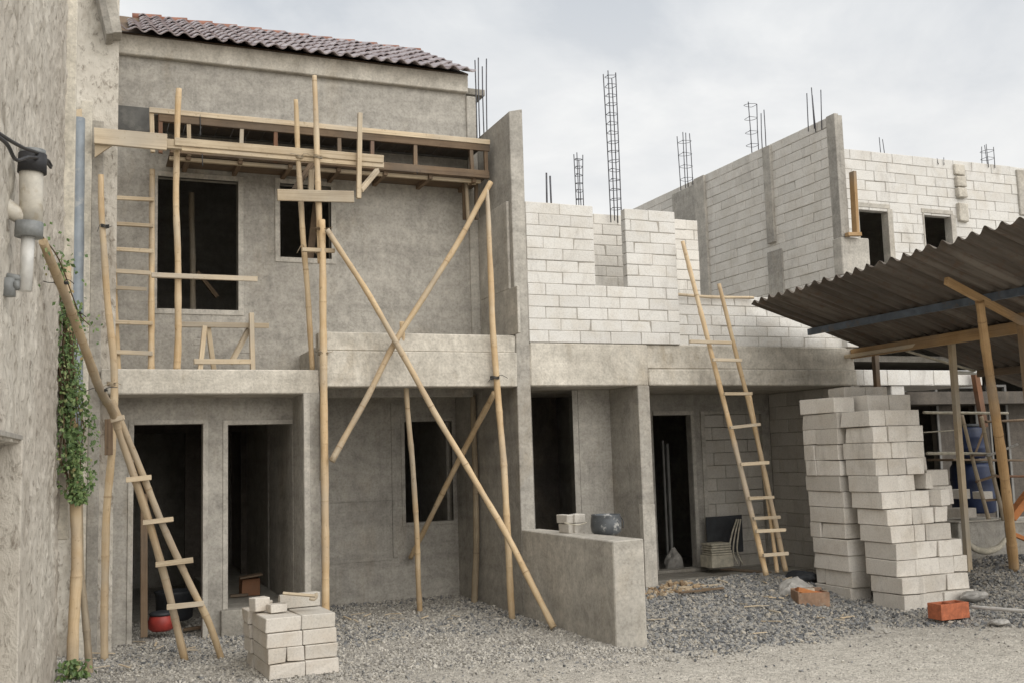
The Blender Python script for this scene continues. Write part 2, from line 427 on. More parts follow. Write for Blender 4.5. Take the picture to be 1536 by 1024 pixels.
# ------------------------------------------------------------------ mesh builder
class MB:
    def __init__(s):
        s.v = []; s.f = []; s.al = []; s.ac = []; s.rg = []; s.sm = []

    def add(s, verts, faces, along=None, across=None, ring=None, smooth=False):
        o = len(s.v)
        s.v += [tuple(p) for p in verts]
        s.f += [tuple(i + o for i in f) for f in faces]
        n = len(verts)
        s.al += list(along) if along is not None else [0.0] * n
        s.ac += list(across) if across is not None else [0.0] * n
        s.rg += list(ring) if ring is not None else [0.0] * n
        s.sm += [smooth] * len(faces)
        return s

    def hexa(s, c8, cham=0.0, along=None, across=None):
        """c8: corners ordered (x0y0z0, x1y0z0, x1y1z0, x0y1z0, then top)"""
        c = [Vector(p) for p in c8]
        nb = {0: (1, 3, 4), 1: (2, 0, 5), 2: (3, 1, 6), 3: (0, 2, 7), 4: (7, 5, 0), 5: (4, 6, 1), 6: (5, 7, 2), 7: (6, 4, 3)}
        if cham <= 0:
            s.add(c, [(0, 3, 2, 1), (4, 5, 6, 7), (0, 1, 5, 4), (1, 2, 6, 5), (2, 3, 7, 6), (3, 0, 4, 7)], along, across)
            return s
        V = []; idx = {}
        AL = []; AC = []
        for i in range(8):
            ax = [(c[j] - c[i]) for j in nb[i]]
            ax = [a.normalized() if a.length > 1e-6 else a for a in ax]
            # vertex lying on the face that does not contain edge k: moved along the two other edges
            for k in range(3):
                o = [ax[m] for m in range(3) if m != k]
                idx[(i, nb[i][k])] = len(V)
                V.append(c[i] + (o[0] + o[1]) * cham)
                AL.append(along[i] if along else 0.0); AC.append(across[i] if across else 0.0)

        def fv(i, face):  # corner i on face: the key is the neighbour NOT in this face
            for j in nb[i]:
                if j not in face: return idx[(i, j)]
        faces = [(0, 3, 2, 1), (4, 5, 6, 7), (0, 1, 5, 4), (1, 2, 6, 5), (2, 3, 7, 6), (3, 0, 4, 7)]
        F = [tuple(fv(i, f) for i in f) for f in faces]
        done = set()
        for f in faces:
            for a in range(4):
                i, j = f[a], f[(a + 1) % 4]
                if (j, i) in done or (i, j) in done: continue
                done.add((i, j))
                g = [h for h in faces if h != f and i in h and j in h][0]
                F.append((fv(j, f), fv(i, f), fv(i, g), fv(j, g)))
        for i in range(8):
            a = [idx[(i, j)] for j in nb[i]]
            F.append(tuple(a))
        s.add(V, F, AL, AC)
        return s

    def box(s, x0, x1, y0, y1, z0, z1, cham=0.0, jit=0.0):
        c = [(x0, y0, z0), (x1, y0, z0), (x1, y1, z0), (x0, y1, z0), (x0, y0, z1), (x1, y0, z1), (x1, y1, z1), (x0, y1, z1)]
        if jit: c = [tuple(q + random.uniform(-jit, jit) for q in p) for p in c]
        return s.hexa(c, cham)

    def bar(s, p0, p1, w, h, up=(0, 0, 1), cham=.003, jit=0.0):
        """a board from p0 to p1, w wide sideways, h high along up"""
        p0, p1 = Vector(p0), Vector(p1); d = (p1 - p0).normalized(); up = Vector(up)
        sd = d.cross(up)
        if sd.length < 1e-4: sd = d.cross(Vector((1, 0, 0)))
        sd.normalize(); u = sd.cross(d).normalized()
        L = (p1 - p0).length
        c = []; al = []; ac = []
        for hh in (-1, 1):
            for (e, ww) in ((0, -1), (1, -1), (1, 1), (0, 1)):
                q = (p1 if e else p0) + sd * (ww * w / 2) + u * (hh * h / 2)
                if jit: q = q + Vector([random.uniform(-jit, jit) for _ in range(3)])
                c.append(q); al.append(L * e); ac.append(hh * h / 2 + ww * w)
        # orient: x along d, y along sd, z along u -> check handedness
        if d.cross(sd).dot(u) < 0:
            c = [c[3], c[2], c[1], c[0], c[7], c[6], c[5], c[4]]; al = [al[3], al[2], al[1], al[0], al[7], al[6], al[5], al[4]]
            ac = [ac[3], ac[2], ac[1], ac[0], ac[7], ac[6], ac[5], ac[4]]
        return s.hexa(c, cham, al, ac)

    def tube(s, pts, rad, n=10, nodes=0.0, wob=0.0, step=None, cap=True):
        """a round stick through points, radii interpolated; nodes = spacing of bamboo joints"""
        pts = [Vector(p) for p in pts]
        if nodes: rad = [q * .86 for q in rad] if not isinstance(rad, (int, float)) else rad * .86
        rad = [rad] * len(pts) if isinstance(rad, (int, float)) else list(rad)
        segl = [(pts[i + 1] - pts[i]).length for i in range(len(pts) - 1)]
        tot = sum(segl); cum = [0]
        for q in segl: cum.append(cum[-1] + q)
        step = step or max(tot / 60, .02)
        ts = list(np.linspace(0, tot, max(2, int(tot / step) + 1)))
        jo = []
        if nodes:
            t = random.uniform(.05, nodes)
            while t < tot - .03:
                jo.append(t); ts += [t - .022, t - .008, t, t + .008, t + .022]; t += nodes * random.uniform(1.1, 2.3)
            ts = sorted(q for q in ts if 0 <= q <= tot)
        jw = {j: random.choice((.1, .25, .5, 1.0)) for j in jo}

        def ev(t):
            i = 0
            while i < len(segl) - 1 and t > cum[i + 1]: i += 1
            u = (t - cum[i]) / max(segl[i], 1e-6)
            p0 = pts[max(i - 1, 0)]; p1 = pts[i]; p2 = pts[i + 1]; p3 = pts[min(i + 2, len(pts) - 1)]
            if i == 0: p0 = p1 * 2 - p2
            if i + 2 > len(pts) - 1: p3 = p2 * 2 - p1
            q = .5 * ((2 * p1) + (p2 - p0) * u + (2 * p0 - 5 * p1 + 4 * p2 - p3) * u * u + (3 * p1 - p0 - 3 * p2 + p3) * u ** 3)
            return q, rad[i] * (1 - u) + rad[i + 1] * u
        ph = random.uniform(0, 6.28); ph2 = random.uniform(0, 6.28); ph3 = random.uniform(0, 6.28)
        V = []; Fc = []; AL = []; AC = []; RG = []
        prev = None
        for k, t in enumerate(ts):
            q, r = ev(t); q2, _ = ev(min(t + .01, tot)); q1, _ = ev(max(t - .01, 0))
            d = (q2 - q1).normalized()
            if prev is None:
                a = d.orthogonal().normalized()
            else:
                a = (prev - d * prev.dot(d)).normalized()
            prev = a; b2 = d.cross(a)
            if wob:
                q = q + a * (wob * (math.sin(t * 2.3 + ph) + .35 * math.sin(t * 6.1 + ph3))) + b2 * (wob * math.sin(t * 1.7 + ph2))
            rg = 0.0
            for j in jo:
                dd = abs(t - j)
                if dd < .03:
                    r2 = math.exp(-(dd / .010) ** 2); r = r * (1 + .07 * r2); rg = max(rg, jw[j] * math.exp(-(dd / .006) ** 2))
            r *= 1 + .04 * math.sin(t * 9 + ph3) + (.03 * math.sin(t * 23 + ph) if nodes else 0)
            for m in range(n):
                an = 2 * math.pi * m / n
                V.append(q + (a * math.cos(an) + b2 * math.sin(an)) * r); AL.append(t); AC.append(m / n * 2 * math.pi * r); RG.append(rg)
        nn = len(ts)
        for k in range(nn - 1):
            for m in range(n):
                m2 = (m + 1) % n
                Fc.append((k * n + m, k * n + m2, (k + 1) * n + m2, (k + 1) * n + m))
        o = len(s.f)
        s.add(V, Fc, AL, AC, RG, True)
        if cap:
            ov = len(s.v) - len(V)
            s.f.append(tuple(ov + m for m in reversed(range(n)))); s.sm.append(False)
            s.f.append(tuple(ov + (nn - 1) * n + m for m in range(n))); s.sm.append(False)
        return s

    def cyl(s, p0, p1, r, n=16, r1=None):
        return s.tube([p0, p1], [r, r if r1 is None else r1], n, step=10)

    def lathe(s, c, prof, n=24, tilt=None):
        V = []; Fc = []
        for (r, z) in prof:
            for m in range(n):
                a = 2 * math.pi * m / n
                q = Vector((r * math.cos(a), r * math.sin(a), z))
                if tilt is not None: q = tilt @ q
                V.append(Vector(c) + q)
        for k in range(len(prof) - 1):
            for m in range(n):
                m2 = (m + 1) % n
                Fc.append((k * n + m, k * n + m2, (k + 1) * n + m2, (k + 1) * n + m))
        Fc.append(tuple(reversed(range(n)))); Fc.append(tuple((len(prof) - 1) * n + m for m in range(n)))
        s.add(V, Fc, smooth=True)
        return s

    def panel(s, origin, u, v, nrm, W, H, th, holes=(), cuts_u=(), cuts_v=()):
        """a slab W x H (along u, v) of thickness th (against nrm), with rectangular holes (u0,u1,v0,v1)"""
        o = Vector(origin); u = Vector(u); v = Vector(v); n = Vector(nrm)
        us = sorted(set([0, W] + list(cuts_u) + [min(max(q, 0), W) for h in holes for q in h[:2]]))
        vs = sorted(set([0, H] + list(cuts_v) + [min(max(q, 0), H) for h in holes for q in h[2:]]))
        nu, nv = len(us), len(vs)

        def solid(i, j):
            if i < 0 or j < 0 or i >= nu - 1 or j >= nv - 1: return False
            cu = (us[i] + us[i + 1]) / 2; cv = (vs[j] + vs[j + 1]) / 2
            return not any(h[0] < cu < h[1] and h[2] < cv < h[3] for h in holes)
        V = []
        for lay in (0, 1):
            for j in range(nv):
                for i in range(nu):
                    V.append(o + u * us[i] + v * vs[j] - n * (th * lay))

        def ix(lay, i, j): return lay * nu * nv + j * nu + i
        Fc = []
        for i in range(nu - 1):
            for j in range(nv - 1):
                if not solid(i, j): continue
                Fc.append((ix(0, i, j), ix(0, i + 1, j), ix(0, i + 1, j + 1), ix(0, i, j + 1)))
                Fc.append((ix(1, i, j), ix(1, i, j + 1), ix(1, i + 1, j + 1), ix(1, i + 1, j)))
                if not solid(i - 1, j): Fc.append((ix(0, i, j), ix(0, i, j + 1), ix(1, i, j + 1), ix(1, i, j)))
                if not solid(i + 1, j): Fc.append((ix(0, i + 1, j + 1), ix(0, i + 1, j), ix(1, i + 1, j), ix(1, i + 1, j + 1)))
                if not solid(i, j - 1): Fc.append((ix(0, i + 1, j), ix(0, i, j), ix(1, i, j), ix(1, i + 1, j)))
                if not solid(i, j + 1): Fc.append((ix(0, i, j + 1), ix(0, i + 1, j + 1), ix(1, i + 1, j + 1), ix(1, i, j + 1)))
        if u.cross(v).dot(n) < 0: Fc = [tuple(reversed(f)) for f in Fc]
        used = sorted(set(q for f in Fc for q in f)); mp = {q: k for k, q in enumerate(used)}
        s.add([V[q] for q in used], [tuple(mp[q] for q in f) for f in Fc])
        return s

    def blocks(s, origin, u, v, nrm, W, H, ch, bl, th, holes=(), gap=.006, jit=.005, top=None, cham=.006):
        """running-bond courses of separate blocks filling W x H; holes left open; top(u) optional limit"""
        o = Vector(origin); u = Vector(u); v = Vector(v); n = Vector(nrm)
        nrow = max(1, round(H / ch)); ch = H / nrow
        for r in range(nrow):
            z0, z1 = r * ch, (r + 1) * ch; zc = (z0 + z1) / 2
            iv = [(0.0, W)]
            for h in holes:
                if h[2] < zc < h[3]:
                    ni = []
                    for a, b in iv:
                        if h[1] <= a or h[0] >= b: ni.append((a, b)); continue
                        if h[0] > a: ni.append((a, h[0]))
                        if h[1] < b: ni.append((h[1], b))
                    iv = ni
            off = (0 if r % 2 else .5) * bl + random.uniform(-.12, .12) * bl
            for a, b in iv:
                if b - a < .03: continue
                xs = [a]; q = math.floor((a - off) / bl) * bl + off
                while q < b - .05:
                    if q > a + .07: xs.append(q + random.uniform(-.03, .03) * bl)
                    q += bl
                xs.append(b)
                for k in range(len(xs) - 1):
                    g = gap / 2
                    a0, a1 = xs[k] + g, xs[k + 1] - g
                    d = random.uniform(-jit, jit)
                    zz0 = z0 + g + random.uniform(-.002, .002); zz1 = z1 - g + random.uniform(-.002, .002)
                    c = []
                    for zz in (zz0, zz1):
                        for (aa, dd) in ((a0, d), (a1, d), (a1, -th), (a0, -th)):
                            c.append(o + u * (aa + random.uniform(-.0015, .0015)) + v * zz + n * (dd + random.uniform(-.0015, .0015)))
                    if random.random() < .16:
                        ci = random.choice((0, 1, 4, 5)); kk = random.uniform(.006, .022)
                        mid = sum(c, Vector()) / 8; c[ci] = c[ci] + (mid - c[ci]).normalized() * kk
                    if u.cross(-n).dot(v) < 0:
                        c = [c[1], c[0], c[3], c[2], c[5], c[4], c[7], c[6]]
                    s.hexa(c, cham)
        return s

    def build(s, name, mat, parent=None, origin=None, bevel=0.0, auto=True):
        if origin is None:
            origin = root_loc(parent) if parent is not None else Vector((0, 0, 0))
        origin = Vector(origin)
        me = bpy.data.meshes.new(name)
        me.from_pydata([tuple(Vector(p) - origin) for p in s.v], [], s.f)
        me.update()
        for nm, arr in (('along', s.al), ('across', s.ac), ('ring', s.rg)):
            if any(arr):
                at = me.attributes.new(nm, 'FLOAT', 'POINT'); at.data.foreach_set('value', np.array(arr, dtype=np.float32))
        me.polygons.foreach_set('use_smooth', np.array(s.sm, dtype=bool))
        me.materials.append(mat)
        ob = bpy.data.objects.new(name, me); COL.objects.link(ob)
        if parent is None: ob.location = origin
        else: ob.parent = parent
        if bevel:
            md = ob.modifiers.new('edge', 'BEVEL'); md.width = bevel; md.segments = 2; md.limit_method = 'ANGLE'; md.angle_limit = .6
        return ob


ROOTS = {}


def root_loc(o):
    while o.parent is not None: o = o.parent
    return Vector(o.location)


def thing(name, label, cat, loc, group=None):
    e = bpy.data.objects.new(name, None); COL.objects.link(e); e.location = Vector(loc); e.empty_display_size = .1
    e['label'] = label; e['category'] = cat
    if group: e['group'] = group
    return e


def tag(o, label, cat, group=None):
    o['label'] = label; o['category'] = cat
    if group: o['group'] = group
    return o


def raw_mesh(name, verts, faces, mat, smooth=False):
    me = bpy.data.meshes.new(name)
    nv, nf = len(verts), len(faces); k = faces.shape[1]
    me.vertices.add(nv); me.vertices.foreach_set('co', verts.astype(np.float32).ravel())
    me.loops.add(nf * k); me.loops.foreach_set('vertex_index', faces.astype(np.int32).ravel())
    me.polygons.add(nf); me.polygons.foreach_set('loop_start', np.arange(0, nf * k, k, dtype=np.int32))
    me.polygons.foreach_set('use_smooth', np.full(nf, smooth))
    me.update(calc_edges=True); me.validate()
    me.materials.append(mat)
    o = bpy.data.objects.new(name, me); COL.objects.link(o)
    return o


UX, UY, UZ = Vector((1, 0, 0)), Vector((0, 1, 0)), Vector((0, 0, 1))
FRONT = Vector((0, -1, 0))
FY = 11.2      # plane of the house fronts


def front_panel(mb, x0, x1, z0, z1, y, th, holes=()):
    """wall facing the street; holes given in world x, z"""
    return mb.panel((x0, y, z0), UX, UZ, FRONT, x1 - x0, z1 - z0, th, [(h[0] - x0, h[1] - x0, h[2] - z0, h[3] - z0) for h in holes])


# ------------------------------------------------------------------ the ground
def build_ground():
    xs = np.unique(np.concatenate([np.linspace(-400, -6, 14), np.linspace(-6, -1.2, 25), np.arange(-1.2, 14.5, .04), np.linspace(14.5, 24, 40), np.linspace(24, 500, 14)]))
    ys = np.unique(np.concatenate([np.linspace(-300, 2, 14), np.linspace(2, 6.5, 25), np.arange(6.5, 14.2, .04), np.linspace(14.2, 24, 40), np.linspace(24, 600, 14)]))
    X, Y = np.meshgrid(xs, ys)
    near = np.exp(-((np.maximum(0, np.abs(X - 6.5) - 8)) / 2) ** 2 - ((np.maximum(0, np.abs(Y - 10) - 4)) / 2) ** 2)
    Z = terrain(X, Y) + near * (.022 * (fbm(X * 5, Y * 5, 4, 3) - .5) + .016 * (fbm(X * 19, Y * 19, 2, 9) - .5))
    V = np.stack([X, Y, Z], -1).reshape(-1, 3)
    ny, nx = X.shape
    i = np.arange(nx - 1)[None, :] + nx * np.arange(ny - 1)[:, None]
    Fc = np.stack([i, i + 1, i + nx + 1, i + nx], -1).reshape(-1, 4)
    o = raw_mesh('ground', V, Fc, M['ground'], True)
    o['kind'] = 'structure'


build_ground()

ICO_V = None


def stones(name, n, area, size, mat, density=None, lift=.3, flat=.7):
    """many small broken stones as one mesh; area = (x0,x1,y0,y1)"""
    t = (1 + 5 ** .5) / 2
    iv = np.array([(-1, t, 0), (1, t, 0), (-1, -t, 0), (1, -t, 0), (0, -1, t), (0, 1, t), (0, -1, -t), (0, 1, -t), (t, 0, -1), (t, 0, 1), (-t, 0, -1), (-t, 0, 1)]) / np.hypot(1, t)
    fc = np.array([(0, 11, 5), (0, 5, 1), (0, 1, 7), (0, 7, 10), (0, 10, 11), (1, 5, 9), (5, 11, 4), (11, 10, 2), (10, 7, 6), (7, 1, 8), (3, 9, 4), (3, 4, 2), (3, 2, 6), (3, 6, 8), (3, 8, 9), (4, 9, 5), (2, 4, 11), (6, 2, 10), (8, 6, 7), (9, 8, 1)])
    x = RNG.uniform(area[0], area[1], n * 3); y = RNG.uniform(area[2], area[3], n * 3)
    if density is not None:
        k = RNG.uniform(0, 1, n * 3) < density(x, y); x, y = x[k], y[k]
    x, y = x[:n], y[:n]; n = len(x)
    s = size * np.exp(RNG.normal(0, .38, n)); s = np.minimum(s, size * 2.3)
    jit = RNG.uniform(.62, 1.25, (n, 12, 1))
    v = iv[None] * jit * np.stack([RNG.uniform(.8, 1.3, n), RNG.uniform(.6, 1, n), RNG.uniform(.45, .8, n) * flat / .7], -1)[:, None, :]
    q = RNG.normal(0, 1, (n, 4)); q[:, 1:3] *= .55; q /= np.linalg.norm(q, axis=1, keepdims=True)
    w, a, b, c = q.T
    R = np.stack([1 - 2 * (b * b + c * c), 2 * (a * b - c * w), 2 * (a * c + b * w), 2 * (a * b + c * w), 1 - 2 * (a * a + c * c), 2 * (b * c - a * w), 2 * (a * c - b * w), 2 * (b * c + a * w), 1 - 2 * (a * a + b * b)], -1).reshape(n, 3, 3)
    v = np.einsum('nij,nkj->nki', R, v) * s[:, None, None]
    z = terrain(x, y) + s * lift
    v += np.stack([x, y, z], -1)[:, None, :]
    F2 = fc[None] + (np.arange(n) * 12)[:, None, None]
    o = raw_mesh(name, v.reshape(-1, 3), F2.reshape(-1, 3), mat)
    o['kind'] = 'stuff'
    return o


def smooth01(a, lo, hi):
    t = np.clip((a - lo) / (hi - lo), 0, 1); return t * t * (3 - 2 * t)


def dens_heap(x, y):
    n = fbm(x * .8, y * .8, 3, 21)
    d = smooth01(x, 4.95, 5.15) * smooth01(y + (n - .5) * 2.0 + .10 * (x - 6), 8.0, 8.75)
    d = d * (1 - smooth01(x, 13, 15))
    d = d * (1 - .75 * np.exp(-((x - 8.3) / .55) ** 2 - ((y - 8.75) / .45) ** 2))
    return np.clip(d, 0, 1) * (y < 12.9)


def dens_garage(x, y):
    n = fbm(x * 1.1, y * 1.1, 3, 33)
    d = smooth01(y + (n - .5) * 1.6, 10.0, 10.9) * (x < 4.7)
    d = np.where(x < 2.3, d * .6 * (y < 12.1), d) * smooth01(n, .38, .6)
    return np.clip(d, 0, 1) * (y < 13.35)


def dens_front(x, y):
    n = fbm(x * .7, y * .7, 4, 55)
    return np.clip(smooth01(n, .45, .72) * smooth01(y + .0 * x, 7.4, 9.4) + .05, 0, 1)


stones('gravel', 66000, (4.9, 14, 7.6, 12.9), .0135, M['gravel'], dens_heap)
stones('gravel', 6500, (-.2, 4.7, 9.4, 13.4), .0125, M['gravel'], dens_garage)
stones('gravel', 20000, (-.2, 4.7, 8.8, 13.4), .011, M['chips'], None)
stones('gravel', 42000, (-.3, 12.5, 6.8, 11.3), .0085, M['chips'], dens_front, .2)
stones('gravel', 4500, (-.2, 12, 7.2, 11.2), .011, M['gravel'], dens_front, .25)

# ------------------------------------------------------------------ HOUSE ONE: rendered in grey cement, tiled roof
h1 = thing('rendered_house', 'grey cement rendered two storey house with maroon tiled roof behind bamboo scaffolding', 'house', (2.5, 12.3, 0))
XL, XR = 4.72, 4.895           # party wall faces
YU, YL, YB = 12.3, P(440, 750, X=2.2).y, 13.4  # upper wall, door wall, carport wall
# ground floor wall with two door openings
DA0, DA1, DAT = P(200, 750, Y=YL).x, P(304, 750, Y=YL).x, P(250, 636, Y=YL).z
DB0, DBT, DBB = P(342, 750, Y=YL).x, P(390, 636, Y=YL).z, P(342, 913, Y=YL).z
front_panel(MB(), .2, 2.2, -.2, 2.6, YL, .14, [(DA0, DA1, -.3, DAT), (DB0, 2.195, DBB, DBT)]).build('door_wall', M['plaster'], h1, bevel=.006)
mb = MB()
for (a, b, z0, z1) in ((DA0, DA1, .0, DAT), (DB0, 2.195, DBB, DBT)):
    mb.box(a - .055, a - .002, YL - .012, YL + .0, z0, z1 + .05, .003)
    if b < 2: mb.box(b + .002, b + .055, YL - .012, YL + .0, z0, z1 + .05, .003)
    mb.box(a - .002, b + .002, YL - .012, YL, z1 + .002, z1 + .05, .003)
mb.build('door_frame', M['plaster_pale'], h1)
MB().box(DB0 - .08, 2.198, YL - .10, YL + .0, -.1, DBB, .008, .004).build('door_step', M['slabtop'], h1)
# wing wall, its street end is the column
MB().box(2.2, 2.38, FY, YB, -.2, 2.6, .008, .002).build('column', M['plaster'], h1)
MB().box(2.205, 2.27, FY - .014, FY, -.2, 2.57, .003).build('column_trim', M['plaster_pale'], h1)
# carport wall with window
front_panel(MB(), 2.38, 4.72, -.2, 2.7, YB, .14, [(3.985, 4.655, .995, 2.335)]).build('carport_wall', M['plaster'], h1, bevel=.006)
w = MB()
w.box(3.935, 3.985, YB - .014, YB + .05, .95, 2.385, .003); w.box(4.655, 4.70, YB - .014, YB + .05, .95, 2.385, .003)
w.box(3.985, 4.655, YB - .014, YB + .05, .95, .995, .003); w.box(3.985, 4.655, YB - .014, YB + .05, 2.335, 2.385, .003)
w.build('window_frame', M['plaster'], h1)
MB().box(3.80, 3.87, YB - .016, YB, .55, 2.6, .004).build('plaster_rib', M['plaster'], h1)
MB().box(2.40, 3.798, YB - .008, YB, 1.30, 1.86, .003).build('plaster_coat', M['plaster'], h1)
MB().box(2.40, 3.798, YB - .006, YB, .52, 1.297, .003).build('plaster_coat', M['plaster'], h1)
# party wall between the houses, front edge flush with the street line
zt = lambda y: 5.985 + (y - 11.2) * .0
mb = MB()
mb.hexa([(XL, FY, -.2), (XR, FY, -.2), (XR, 13.54, -.2), (XL, 13.54, -.2), (XL, FY, 5.985), (XR, FY, 6.03), (XR, 13.54, 5.97), (XL, 13.54, 5.96)], .008)
mb.build('party_wall', M['plaster'], h1)
mb = MB()
q0 = P(733, 302, X=XL - .03); q1 = P(760, 302, X=XL - .03); q2 = P(760, 435, X=XL - .03); q3 = P(776, 438, X=XL - .03)
mb.box(XL - .035, XL, q1.y, 12.25, q2.z, q1.z, .006)
mb.box(XL - .035, XL, q3.y, 12.25, 3.26, q2.z - .001, .006)
mb.build('plaster_coat', M['plaster_pale'], h1)
# slabs and beams
MB().box(.16, 2.38, FY, YU + .2, 2.573, 2.835, .012, .004).build('balcony_slab', M['cast'], h1)
mb = MB(); mb.box(2.38, 4.72, FY - .02, FY + .2, 2.645, 3.045, .01, .004); mb.box(2.38, 4.72, FY + .01, FY + .2, 3.045, 3.25, .012, .005)
mb.build('balcony_beam', M['cast'], h1)
MB().box(2.38, 4.72, FY + .2, YB + .14, 2.70, 3.10, 0).build('floor_slab', M['plaster'], h1)
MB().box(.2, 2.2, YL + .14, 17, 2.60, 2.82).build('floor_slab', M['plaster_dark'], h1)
# upper wall with two window openings
front_panel(MB(), .25, 4.575, 2.6, 6.56, YU, .14, [(.76, 1.665, 3.62, 5.165), (2.155, 2.775, 4.28, 5.185)]).build('upper_wall', M['plaster'], h1, bevel=.006)
mb = MB()
for (a, b, z0, z1) in ((.76, 1.665, 3.62, 5.165), (2.155, 2.775, 4.28, 5.185)):
    t = .06
    mb.box(a - t, a, YU - .012, YU + .06, z0 - t, z1 + t, .003); mb.box(b, b + t, YU - .012, YU + .06, z0 - t, z1 + t, .003)
    mb.box(a, b, YU - .012, YU + .06, z0 - t, z0, .003); mb.box(a, b, YU - .012, YU + .06, z1, z1 + t, .003)
mb.build('window_frame', M['plaster_pale'], h1)
MB().box(4.575, 4.712, YU - .03, YU + .16, 3.25, 6.53, .008, .003).build('column', M['plaster_pale'], h1)
MB().box(.25, 4.585, YU - .075, YU + .14, 6.56, 6.795, .01, .003).build('roof_beam', M['cast'], h1)
# exposed brickwork patch under the balcony window
MB().blocks((1.16, YU - .002, 2.95), UX, UZ, FRONT, .66, .5, .085, .19, .02, gap=.008).build('bare_brickwork', M['plaster'], h1)
# rooms behind
mb = MB()
mb.box(.1, .2, YL + .14, 17, -.2, 2.6); mb.box(2.2, 2.3, YB + .14, 17, -.2, 2.6); mb.box(.1, 4.8, 17, 17.1, -.2, 6.7)
mb.box(4.62, 4.72, 13.54, 17, -.2, 6.5); mb.box(.1, .24, YU + .14, 17, 2.82, 6.7)
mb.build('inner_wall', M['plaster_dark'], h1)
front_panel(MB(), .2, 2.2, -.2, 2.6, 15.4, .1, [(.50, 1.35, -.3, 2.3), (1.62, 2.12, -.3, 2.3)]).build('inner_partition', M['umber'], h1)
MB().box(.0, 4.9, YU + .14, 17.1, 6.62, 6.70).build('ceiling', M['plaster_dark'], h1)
MB().box(2.3, 4.62, YB + .14, 17, -.1, .02).build('inner_floor', M['slabtop'], h1)
MB().box(DB0 + .002, 2.19, YL + .002, 17, -.1, DBB - .004).build('inner_floor', M['slabtop'], h1)


# roof tiles
def roof():
    y0, z0, y1, z1 = YU - .24, 6.775, 14.56, 8.02
    L = math.hypot(y1 - y0, z1 - z0); sy, sz = (y1 - y0) / L, (z1 - z0) / L
    nrm = Vector((0, -sz, sy))
    x0, x1 = .27, 4.62
    ncol, nrow = 25, 8
    cw = (x1 - x0) / ncol; rl = L / nrow
    mb = MB()
    for r in range(nrow):
        xo = x0
        for c in range(ncol):
            a = xo + c * cw
            # the left side is a hip cut
            if a < .27 + (.34) * (r / nrow): continue
            V = []; Fc = []
            ns = 9
            dz = random.uniform(-.005, .007); a += random.uniform(-.008, .008)
            for e, (t, lift) in enumerate(((r * rl - .02, .034), ((r + 1) * rl + .03, .006))):
                for lay in (0, 1):
                    for k in range(ns):
                        f = k / (ns - 1)
                        xx = a + f * cw * 1.07
                        prof = .023 * math.cos((f * 1.07 - .30) * 2 * math.pi)
                        q = Vector((xx, y0 + sy * t, z0 + sz * t)) + nrm * (prof + lift + dz - lay * .014)
                        V.append(q)
            for k in range(ns - 1):
                Fc.append((k, k + 1, 2 * ns + k + 1, 2 * ns + k))
                Fc.append((ns + k + 1, ns + k, 3 * ns + k, 3 * ns + k + 1))
                Fc.append((k + 1, k, ns + k, ns + k + 1))
            Fc.append((0, 2 * ns, 3 * ns, ns)); Fc.append((ns - 1, 2 * ns - 1, 4 * ns - 1, 3 * ns - 1))
            mb.add(V, Fc, smooth=False)
    t = mb.build('roof', M['tile'], h1)
    # terracotta ridge cappings, a sub-part
    rb = MB()
    n = 12; xa, xb = .55, 4.66
    for i in range(n):
        p0 = xa + (xb - xa) * i / n; p1 = xa + (xb - xa) * (i + 1) / n + .04
        rb.tube([(p0, y1 + .03, z1 - .02), (p1, y1 + .03, z1 + .0)], [.055, .064], 14, step=1)
    rb.build('ridge_cap', M['ridge'], t)
    # verge flashing / sarking board along the right rake and underside deck
    dk = MB()
    a, b2 = Vector((x0 + .02, y0 + .24, z0 + .065)), Vector((x1, y0 + .24, z0 + .065))
    c2, d2 = Vector((x1, y1, z1 - .035)), Vector((x0 + .02, y1, z1 - .035))
    dn = nrm * -.03
    dk.hexa([a + dn, b2 + dn, c2 + dn, d2 + dn, a, b2, c2, d2])
    dk.hexa([Vector((x0 + .02, y1, 6.7)), Vector((x1, y1, 6.7)), Vector((x1, 17, 6.7)), Vector((x0 + .02, 17, 6.7)), d2, c2, Vector((x1, 17.0, 6.75)), Vector((x0 + .02, 17.0, 6.75))])
    dk.build('roof_deck', M['plank_dark'], t)
    g = MB()
    g.add([(4.50, YU + .1, 6.70), (4.50, y1, 6.70), (4.50, y1, z1 - .07), (4.50, YU + .1, 6.75), (4.57, YU + .1, 6.70), (4.57, y1, 6.70), (4.57, y1, z1 - .07), (4.57, YU + .1, 6.75)],
          [(0, 1, 2, 3), (7, 6, 5, 4), (0, 4, 5, 1), (1, 5, 6, 2), (2, 6, 7, 3), (3, 7, 4, 0)])
    g.build('gable_wall', M['plaster'], h1)


roof()

# the low wall that runs out to the street
mb = MB()
zf = .995
mb.hexa([(XL, 8.97, -.3), (4.99, 8.84, -.3), (4.955, FY - .003, -.3), (XL, FY - .003, -.3), (XL, 8.955, zf), (4.99, 8.83, zf + .02), (4.955, FY - .003, zf - .01), (XL, FY - .003, zf - .01)], .010)
low = mb.build('boundary_wall', M['plaster_pale'], None, (4.85, 10, 0), bevel=0)
tag(low, 'low rendered concrete boundary wall with a tin pail and bricks on top', 'wall')

# ------------------------------------------------------------------ HOUSE TWO: bare white blockwork
h2 = thing('blockwork_house', 'unfinished roofless white blockwork house with open carport behind the right ladder', 'house', (7.3, 12, 0))
CH = .141
XA, XB = XR + .002, 9.76
